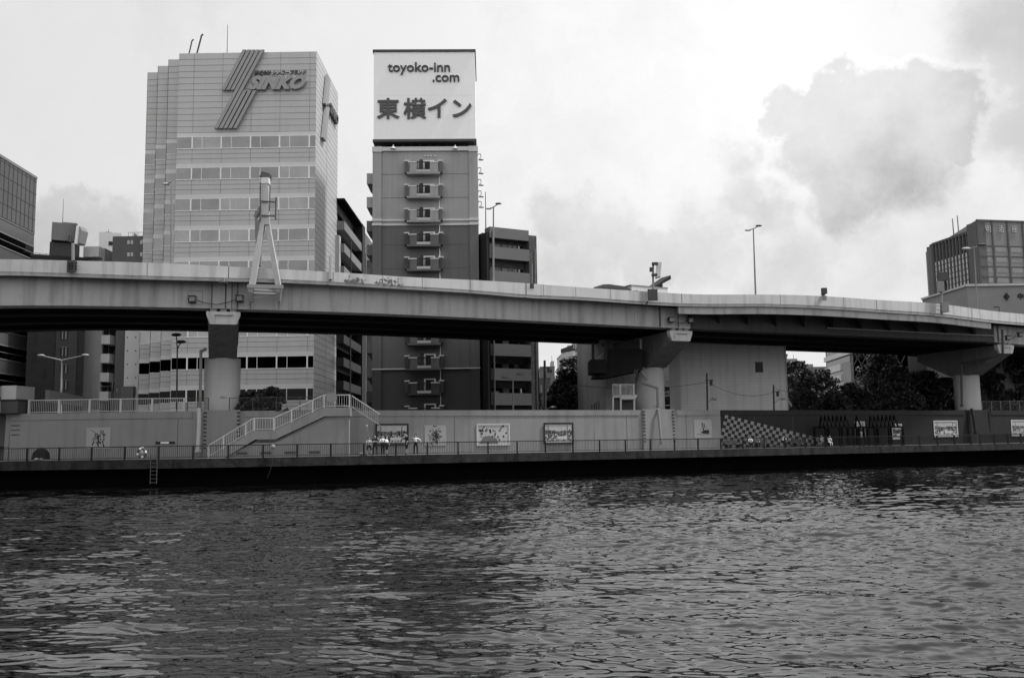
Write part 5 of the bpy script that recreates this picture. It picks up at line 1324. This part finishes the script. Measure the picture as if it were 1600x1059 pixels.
# timber pavilions
M['timber'] = G('dark_timber', .005, .9, .2, spec=0.05)
def pavilion(label, pxa, pxb, peaks, extra=None):
    a, _ = bpt(pxa, 2.2); b, _ = bpt(pxb, 2.2); f = Fac(pxa, a.y, pxb, b.y, PZ); t = f.thing('pavilion', label, 'pavilion', 'open timber pavilions')
    zb_ = f.z(pxa, 667); zt_ = f.z(pxa, 648)
    for k, px in enumerate(peaks):
        x = f.u(px, 655); w = .75
        MB().beam((x - w * .35, 0, zb_), (x, .8, zt_), .14, .14).beam((x + w * .65, 1.6, zb_), (x, .8, zt_), .14, .14).build('rafter', M['timber'], t)
    MB().box(-.1, -.06, zb_ - .1, f.L + .1, .06, zb_ + .08).box(-.1, 1.6, zb_ - .1, f.L + .1, 1.7, zb_ + .08).build('eaves_beam', M['timber'], t)
    n_ = max(2, int(f.L / 1.4) + 1)
    for k in range(n_):
        x = f.L * k / (n_ - 1)
        for y in (0, 1.65): MB().box(x - .1, y - .08, 0, x + .1, y + .08, zb_ - .1).build('post', M['timber'], t)
pavilion('open dark timber pavilion frame with seven peaks, nearer the seated people', 1291, 1334, (1292, 1298, 1304, 1310.5, 1317, 1323.5, 1330))
pavilion('single-peaked dark timber frame between the two larger ones', 1343, 1357, (1347.5,))
pavilion('open dark timber pavilion frame at the right, with seven peaks', 1368, 1411, (1369, 1375, 1381, 1387.5, 1394, 1400, 1405.5))

# benches under the chequered painting
def bench(label, px):
    p, d = bpt(px, 3.4); t = thing('bench', label, 'bench', (p.x, p.y, PZ), math.atan2(d.y, d.x), 'benches on the promenade')
    MB().box(-.9, -.2, .4, .9, .25, .46).build('seat', M['dgrey'], t); MB().box(-.9, .27, .5, .9, .31, .85).build('backrest', M['dgrey'], t)
    for s in (-.75, .75): MB().box(s - .04, -.18, 0, s + .04, .3, .4).build('leg', M['iron'], t)
bench('dark bench under the tall end of the chequered painting', 1180); bench('dark bench under the middle of the chequered painting', 1228); bench('dark bench beside the first timber frame', 1288)

# life ring, quay ladder, dropped umbrella, bag
p, d = bpt(222, -.1); q = P(222, 705, p.y)
lr = thing('life_ring', 'life ring with white bands hung on the quay railing', 'life ring', (q.x, q.y, PZ + .2))
vs = []; fs = []; nA, nB = 24, 8; 
for i in range(nA):
    for j in range(nB):
        a = 2 * math.pi * i / nA; b = 2 * math.pi * j / nB; R_ = .33 + .08 * math.cos(b); vs.append((q.x + R_ * math.cos(a), q.y - .08 + .08 * math.sin(b), PZ + .52 + R_ * math.sin(a)))
for i in range(nA):
    for j in range(nB): fs.append((i * nB + j, i * nB + (j + 1) % nB, ((i + 1) % nA) * nB + (j + 1) % nB, ((i + 1) % nA) * nB + j))
o = MB().add(vs, fs).build('ring', [M['dgrey'], M['white']], lr, True, smooth=True)
for i, po in enumerate(o.data.polygons): po.material_index = 1 if (i // nB) % 6 < 2 else 0
MB().box(q.x - .06, q.y - .1, PZ + .5, q.x + .12, q.y + .02, PZ + 1.0).build('holder', M['lgrey'], lr, True)
p, d = bpt(241, -.2); q = G2(241, p.y)
ql = thing('quay_ladder', 'steel ladder hanging down the quay edge beside the life ring', 'ladder', (q.x, q.y, PZ - 1.6))
for s in (-.25, .25): MB().cyl((q.x + s, q.y, PZ - 1.9), (q.x + s, q.y, PZ + .45), .03, .03, 6).build('rail', M['dgrey'], ql, True)
mb = MB()
for k in range(8): mb.cyl((q.x - .25, q.y, PZ - 1.8 + k * .3), (q.x + .25, q.y, PZ - 1.8 + k * .3), .025, .025, 6)
mb.build('rungs', M['dgrey'], ql, True)
p, d = bpt(64.5, .9); q = G2(64.5, p.y)
um = thing('umbrella', 'large open black umbrella resting on the promenade', 'umbrella', (q.x, q.y, PZ))
mb = MB(); vs = [(q.x - .05, q.y, PZ + 1.02)]; nA = 10
for j, (r_, z_) in enumerate(((.35, .95), (.68, .62), (.76, .1))):
    for i in range(nA): a = 2 * math.pi * i / nA; k = 1 - .05 * (i % 2); vs.append((q.x + r_ * math.cos(a) * k, q.y + r_ * .75 * math.sin(a) * k, PZ + z_))
fs = [(0, 1 + i, 1 + (i + 1) % nA) for i in range(nA)]
for j in range(2):
    for i in range(nA): a = 1 + j * nA + i; b = 1 + j * nA + (i + 1) % nA; fs.append((a, a + nA, b + nA, b))
mb.add(vs, fs).build('canopy', M['black'], um, True)
MB().cyl((q.x - .05, q.y, PZ + .05), (q.x - .05, q.y, PZ + 1.14), .02, .015, 6).build('shaft', M['dgrey'], um, True)
q = G2(58, bpt(58, .35)[0].y)
o = MB().sphere((q.x, q.y, PZ + .12), .22, 10, 6, sz=.6).sphere((q.x + .35, q.y, PZ + .1), .18, 9, 6, sz=.6).build('plastic_bag', M['white'], None, smooth=True); setp(o, 'white plastic bags lying under the open black umbrella', 'bag')
p, d = bpt(427, -.14); q = P(427, 703, p.y)
o = thing('mooring_buoy', 'small round buoy hung on the quay railing with a rope', 'buoy', (q.x, q.y, PZ))
MB().sphere((q.x, q.y - .1, PZ + .85), .19, 10, 8).build('float', M['mgrey'], o, True, smooth=True)
MB().tube([(q.x, q.y - .1, PZ + .7), (q.x - .05, q.y - .12, PZ - .6), (q.x - .4, q.y - .12, PZ - 1.6)], .012, 5).build('rope', M['dgrey'], o, True)
# bags by the group
p, d = bpt(567, 1.0)
mb = MB().sphere((p.x, p.y, PZ + .14), .2, 8, 6, sz=.7).sphere((p.x + .4, p.y + .1, PZ + .13), .18, 8, 6, sz=.7)
setp(mb.build('bag', M['mgrey'], None, smooth=True), 'light bags set down left of the standing group', 'bag')

# ------------------------------------------------------------ people
def person(label, px, off, joints, shirt, pants, h=1.65, face=0.0, hair='short', sleeve=True, seated=False, group=None, long=False):
    p, d = bpt(px, off); base = Vector((G2(px, p.y).x, p.y, PZ)); s = h / 1.70
    t = thing('person', label, 'person', base, face, group)
    J = {k: Vector(v) for k, v in joints.items()}
    V = []; R = []; E_ = []; idx = {}
    def add(nm, co, r, par=None):
        idx[nm] = len(V); V.append(co * s); R.append(r * s)
        if par: E_.append((idx[par], idx[nm]))
    add('pel', J['pel'], .13); add('waist', J['pel'].lerp(J['chest'], .5), .12, 'pel'); add('chest', J['chest'], .145, 'waist'); add('neck', J['neck'], .055, 'chest')
    hd = J['head']; add('jaw', J['neck'].lerp(hd, .5), .07, 'neck'); add('head', hd, .095, 'jaw'); add('crown', hd + Vector((0, 0, .08)), .07, 'head')
    add('nose', hd + Vector((0, -.11, -.02)), .016, 'head')
    for sd in ('l', 'r'):
        add('sh' + sd, J['sh' + sd], .06, 'chest'); add('el' + sd, J['el' + sd], .042, 'sh' + sd); add('wr' + sd, J['wr' + sd], .03, 'el' + sd)
        dv = (J['wr' + sd] - J['el' + sd]).normalized(); pm = J['wr' + sd] + dv * .07; add('pm' + sd, pm, .032, 'wr' + sd)
        sv = dv.cross(Vector((0, 1, .2))).normalized()
        for k in range(4): add('f%d%s' % (k, sd), pm + dv * (.075 - .012 * abs(k - 1.3)) + sv * (k - 1.5) * .02 + Vector((0, -.012, 0)), .009, 'pm' + sd)
        add('th' + sd, J['wr' + sd] + dv * .05 + sv * .05, .01, 'pm' + sd)
        add('hp' + sd, J['hp' + sd], .095, 'pel'); add('kn' + sd, J['kn' + sd], .06, 'hp' + sd); add('an' + sd, J['an' + sd], .04, 'kn' + sd); add('to' + sd, J['to' + sd], .04, 'an' + sd)
    me = bpy.data.meshes.new('body'); me.from_pydata(V, E_, []); o = bpy.data.objects.new('tmp', me); COL.objects.link(o)
    sk = o.modifiers.new('s', 'SKIN'); sk.use_smooth_shade = True
    for i, v in enumerate(me.skin_vertices[0].data): v.radius = (R[i], R[i] * (.78 if i in (0, 1, 2) else 1)); v.use_root = (i == 0)
    sub = o.modifiers.new('d', 'SUBSURF'); sub.levels = 1; sub.render_levels = 1
    dg = bpy.context.evaluated_depsgraph_get(); m2 = bpy.data.meshes.new_from_object(o.evaluated_get(dg)); bpy.data.objects.remove(o)
    m2.name = 'body'; ob = bpy.data.objects.new('body', m2); COL.objects.link(ob); ob.parent = t
    m2.materials.clear()
    for k in ('skin', shirt, pants, 'black', 'hair'): m2.materials.append(M[k])
    segs = [('pel', 'waist', 2), ('waist', 'chest', 1), ('chest', 'neck', 1), ('neck', 'crown', 0)]
    for sd in 'lr': segs += [('chest', 'sh' + sd, 1), ('sh' + sd, 'el' + sd, 1 if sleeve else 0), ('el' + sd, 'pm' + sd, 1 if long else 0), ('pel', 'hp' + sd, 2), ('hp' + sd, 'kn' + sd, 2), ('kn' + sd, 'an' + sd, 2 if pants != 'shorts' else 0), ('an' + sd, 'to' + sd, 3)]
    for po in m2.polygons:
        c = po.center; best = 9; mi = 1
        for a, b, k in segs:
            A, B = V[idx[a]], V[idx[b]]; q = B - A; tt = max(0, min(1, (c - A).dot(q) / max(q.length_squared, 1e-6))); dd = (c - A - q * tt).length
            if dd < best: best = dd; mi = k
        if mi == 0 and (c - V[idx['head']]).length < .2 and c.y < V[idx['head']].y - .07 * s and abs(c.z - V[idx['head']].z) < .02 * s: mi = 0
        po.material_index = mi
    hm = MB(); hc = V[idx['head']] + Vector((0, .02, .035)) * s
    hm.sphere(hc, .112 * s, 12, 8, sz=1.05)
    if hair == 'long': hm.sphere(hc + Vector((0, .06, -.14)) * s, .085 * s, 10, 7, sz=1.9)
    # open the hair cap over the face
    vs = [(x, y if (y > hc.y - .02 or z > hc.z + .05 * s) else hc.y - .02, z) for x, y, z in hm.v]; hm.v = vs
    hm.build('hair', M['hair'], t, smooth=True)
    fm = MB()
    for sx in (-.035, .035): fm.sphere(V[idx['head']] + Vector((sx, -.088, .01)) * s, .011 * s, 6, 4)
    fm.box(-.022 * s + V[idx['head']].x, V[idx['head']].y - .094 * s, V[idx['head']].z - .06 * s, .022 * s + V[idx['head']].x, V[idx['head']].y - .08 * s, V[idx['head']].z - .052 * s)
    fm.build('facial_features', M['dgrey'], t)
    return t
M['shorts'] = G('dark_shorts', .012, .9, .1)
def stand(lean=0, arml=(-.27, 0, 1.12), wl=(-.28, -.08, .86), armr=(.27, 0, 1.12), wr=(.28, -.08, .86), spread=.11, head=(0, -.02, 1.58), stride=0.0):
    return dict(pel=(0, 0, .93), chest=(lean * .5, 0, 1.25), neck=(lean, 0, 1.44), head=(lean + head[0], head[1], head[2]),
                shl=(-.17 + lean, 0, 1.38), ell=arml, wrl=wl, shr=(.17 + lean, 0, 1.38), elr=armr, wrr=wr,
                hpl=(-.09, 0, .88), knl=(-spread, -.02 - stride, .48), anl=(-spread * 1.1, stride, .07), tol=(-spread * 1.2, -.15 + stride, .035),
                hpr=(.09, 0, .88), knr=(spread, -.02 + stride, .48), anr=(spread * 1.1, 0, .07), tor=(spread * 1.2, -.15, .035))
def sit(lean=0.0, hands=(-.25)):
    return dict(pel=(0, .05, .56), chest=(lean * .5, -.02, .88), neck=(lean, -.06, 1.06), head=(lean, -.12, 1.2), shl=(-.17 + lean, -.05, 1.0), ell=(-.24, -.12, .76), wrl=(-.1, hands, .68),
                shr=(.17 + lean, -.05, 1.0), elr=(.24, -.12, .76), wrr=(.1, hands, .68), hpl=(-.09, .0, .54), knl=(-.12, -.42, .5), anl=(-.12, -.42, .08), tol=(-.13, -.56, .04),
                hpr=(.09, 0, .54), knr=(.12, -.42, .5), anr=(.12, -.42, .08), tor=(.13, -.56, .04))
gp = 'people standing by the quay railing'
# leftmost: woman, wide stance, reaching towards her selfie pole
pA = person('leftmost standing woman with long dark hair, pale top and dark shorts', 576.5, .9, stand(arml=(-.3, -.05, 1.15), wl=(-.15, -.25, 1.02), armr=(.26, -.08, 1.14), wr=(.1, -.26, 1.04), spread=.22), 'lgrey', 'shorts', 1.55, .5, 'long', group=gp)
person('standing person in black with folded arms, second from the left', 586, 1.0, stand(arml=(-.27, -.06, 1.14), wl=(.08, -.2, 1.18), armr=(.27, -.06, 1.14), wr=(-.06, -.2, 1.15), spread=.16), 'cloth_k', 'cloth_k', 1.70, -.1, 'long', group=gp)
person('young man in a white shirt and dark trousers holding his arms before him', 598, 1.1, stand(arml=(-.28, -.08, 1.15), wl=(.05, -.24, 1.12), armr=(.25, -.08, 1.12), wr=(.3, -.25, 1.05), spread=.09), 'cloth_w', 'cloth_k', 1.68, .3, group=gp)
person('woman in a white shirt turned away beside the young man', 604, .8, stand(lean=-.04, arml=(-.28, -.1, 1.16), wl=(-.2, -.3, 1.1), armr=(.24, -.05, 1.12), wr=(.15, -.2, .98), spread=.08), 'cloth_w', 'shorts', 1.6, 1.2, 'long', group=gp)
person('tall person in a long black shirt and knee-length shorts leaning on a stick', 635.5, .9, stand(lean=.03, arml=(-.2, -.12, 1.18), wl=(-.28, -.3, 1.3), armr=(.23, -.02, 1.1), wr=(.2, -.12, .9), spread=.03, head=(-.08, -.05, 1.57)), 'cloth_k', 'shorts', 1.84, -.9, group=gp)
person('man in a white tee shirt with both elbows raised, rightmost of the standing group', 649.5, 1.0, stand(arml=(-.42, -.05, 1.36), wl=(-.22, -.22, 1.4), armr=(.4, -.02, 1.22), wr=(.48, -.1, 1.02), spread=.13), 'cloth_w', 'cloth_k', 1.72, 0, group=gp)
a = P(573.2, 665, bpt(576, .8)[0].y); b = P(577, 687, bpt(576, .8)[0].y)
t = thing('selfie_stick', 'long thin pole with a pale tip held up by the leftmost woman', 'pole', b)
MB().cyl(b, a, .018, .012, 6).build('pole', M['mgrey'], t, True); MB().sphere(a, .06, 8, 6).build('tip', M['white'], t, True)
a = P(639, 676, bpt(640, .9)[0].y); b = P(643, 709.5, bpt(640, .9)[0].y); b.z = PZ
t = thing('walking_stick', 'thin leaning pole beside the tall person in black', 'pole', b)
MB().cyl(b, a, .02, .015, 6).build('pole', M['mgrey'], t, True); MB().sphere(a, .03, 6, 5).build('tip', M['dgrey'], t, True)
gs_ = 'people seated on the promenade'
person('seated person in a dark-edged pale vest at the left end of the benches', 1172, 3.2, sit(), 'cloth_w', 'cloth_k', 1.62, .0, group=gs_)
person('seated person in dark clothes beside the pale-vested one', 1183.5, 3.2, sit(.02), 'cloth_g', 'cloth_k', 1.62, .0, group=gs_)
person('person in a white shirt seated alone with their back half turned', 1225, 3.2, sit(.03), 'cloth_w', 'cloth_k', 1.72, 2.6, group=gs_)
person('seated person in a pale top leaning left near the timber frame', 1285.5, 3.2, sit(-.12), 'lgrey', 'mgrey', 1.62, -.4, group=gs_)
person('dark-haired person in white crouching forward next to the timber frame', 1295.5, 2.6, sit(.0, -.4), 'cloth_w', 'cloth_w', 1.55, .2, 'long', group=gs_)

# ------------------------------------------------------------ trees
def tree(label, px, Y, ytop, wid, seed, gz=GZ, name='broadleaf_tree', low=.25, nclump=34, leafn=170, mt='leaf', group='trees behind the flood wall', yw=1.0, leaf=.21):
    rng = np.random.default_rng(seed); g = G2(px, Y); zt_ = P(px, ytop, Y).z; H_ = zt_ - gz
    t = thing(name, label, 'tree', (g.x, g.y, gz), 0, group)
    tb = MB(); th = H_ * (low + .12); tb.cyl((0, 0, 0), (.1, 0, th), .035 * H_, .02 * H_, 9)
    cr = []; rx = wid / 2
    for k in range(int(nclump * 2.4)):
        a = rng.uniform(0, 6.283); u = rng.random() ** .55; v = rng.random(); zc_ = H_ * low + H_ * (1 - low) * v
        prof = math.sin(math.pi * min(.97, .12 + .88 * v) ** .8) ** .7
        rad = rx * u * prof * .82; cr.append((math.cos(a) * rad, math.sin(a) * rad * yw, min(zc_, H_ - .4), rng.uniform(.5, 1.3) * wid * .115))
    cr.append((rng.normal(0, .2), 0, H_ - wid * .1, wid * .12))
    for c in cr[::3]: tb.cyl((.1, 0, th * rng.uniform(.7, 1)), c[:3], .011 * H_, .003 * H_, 5)
    tb.build('trunk', M['trunk'], t)
    Vs = []
    for (cx, cy, cz, r) in cr:
        n_ = int(leafn * .9 * (r / (wid * .12)) ** 1.7); d = rng.normal(size=(n_, 3)); d /= np.linalg.norm(d, axis=1)[:, None]
        rr_ = r * (.3 + .85 * rng.random(n_) ** .7) ; c = np.array([cx, cy, cz]) + d * rr_[:, None] * np.array([1, 1, .72])
        keep = (c[:, 2] > .4) & (c[:, 2] < H_); c = c[keep]; n_ = len(c)
        n1 = rng.normal(size=(n_, 3)); n1 /= np.linalg.norm(n1, axis=1)[:, None]; n2 = np.cross(n1, rng.normal(size=(n_, 3))); n2 /= np.linalg.norm(n2, axis=1)[:, None]
        s = leaf * (.5 + rng.random(n_))[:, None]
        Vs.append(np.stack([c - n1 * s, c - n2 * s * .55, c + n1 * s, c + n2 * s * .55], 1))
    Vv = np.concatenate(Vs).reshape(-1, 3); nf = len(Vv) // 4
    me = bpy.data.meshes.new('crown'); me.vertices.add(len(Vv)); me.vertices.foreach_set('co', Vv.astype(np.float32).ravel())
    me.loops.add(nf * 4); me.polygons.add(nf); me.loops.foreach_set('vertex_index', np.arange(nf * 4, dtype=np.int32)); me.polygons.foreach_set('loop_start', np.arange(nf, dtype=np.int32) * 4)
    me.update(calc_edges=True); me.materials.append(M[mt]); o = bpy.data.objects.new('crown', me); COL.objects.link(o); o.parent = t
tree('dark street tree filling the gap below the viaduct', 893, 120, 561, 6.4, 1, mt='leaf_d', nclump=42, low=.1)
tree('dark street tree behind the gap tree, leaning right', 910, 124, 556, 4.4, 2, mt='leaf_d', low=.15)
tree('low dark street tree at the foot of the gap', 872, 116, 592, 3.6, 3, mt='leaf_d', low=.08)
tree('tree just right of the warehouse with a rounded top', 1247, 128, 565, 8.0, 4, low=.08)
tree('mid-height tree in front of the white banded block', 1292, 134, 577, 8.5, 5, low=.05)
tree('small conical tree in front of the lattice facade', 1333, 128, 598, 5.0, 6, low=.05, mt='leaf_d')
tree('tall loose-crowned tree covering the lattice facade', 1380, 132, 549, 10, 7, low=.1, nclump=44)
tree('round brighter tree below the highway before the third pier', 1405, 126, 574, 8, 8, low=.08)
tree('broad dark tree left of the third pier', 1447, 130, 580, 10, 9, low=.06, mt='leaf_d')
tree('low dark tree touching the third pier', 1485, 128, 590, 8, 10, low=.05, mt='leaf_d')
tree('dark tree right of the third pier', 1552, 138, 562, 7.0, 11, low=.05, mt='leaf_d')
tree('large tree at the right edge under the highway', 1597, 140, 560, 8.0, 12, low=.05)
tree('low hedge-like tree at the foot of the lattice facade', 1310, 122, 612, 6.5, 13, low=.03, mt='leaf_d', nclump=30)
tree('low spreading tree between the round trees', 1425, 122, 612, 7.0, 14, low=.03, mt='leaf_d', nclump=30)
tree('low bushy tree beside the warehouse corner', 1262, 122, 610, 5.0, 15, low=.03, mt='leaf_d', nclump=26)
tree('distant dark tree closing the view right of the third pier', 1575, 150, 585, 12, 16, low=.03, mt='leaf_d', nclump=40)
tree('dense dark bush behind the mesh fence by the first pier', 388, 84, 611, 3.6, 17, name='shrub', low=.02, mt='leaf_d', nclump=26, leafn=120, leaf=.16, group='shrubs behind the mesh fence', gz=5.3)
tree('twiggy bush reaching right behind the mesh fence', 423, 84, 603, 3.4, 18, name='shrub', low=.02, mt='leaf_d', nclump=22, leafn=90, leaf=.15, group='shrubs behind the mesh fence', gz=5.3)
tree('low bush at the right end of the mesh fence', 402, 83, 622, 2.6, 19, name='shrub', low=.02, mt='leaf_d', nclump=20, leafn=90, leaf=.15, group='shrubs behind the mesh fence', gz=5.3)
tree('leafless-looking scrub behind the gap pole', 845, 118, 612, 2.8, 20, name='shrub', low=.02, mt='leaf', nclump=14, leafn=60, leaf=.15, group='shrubs behind the wall')
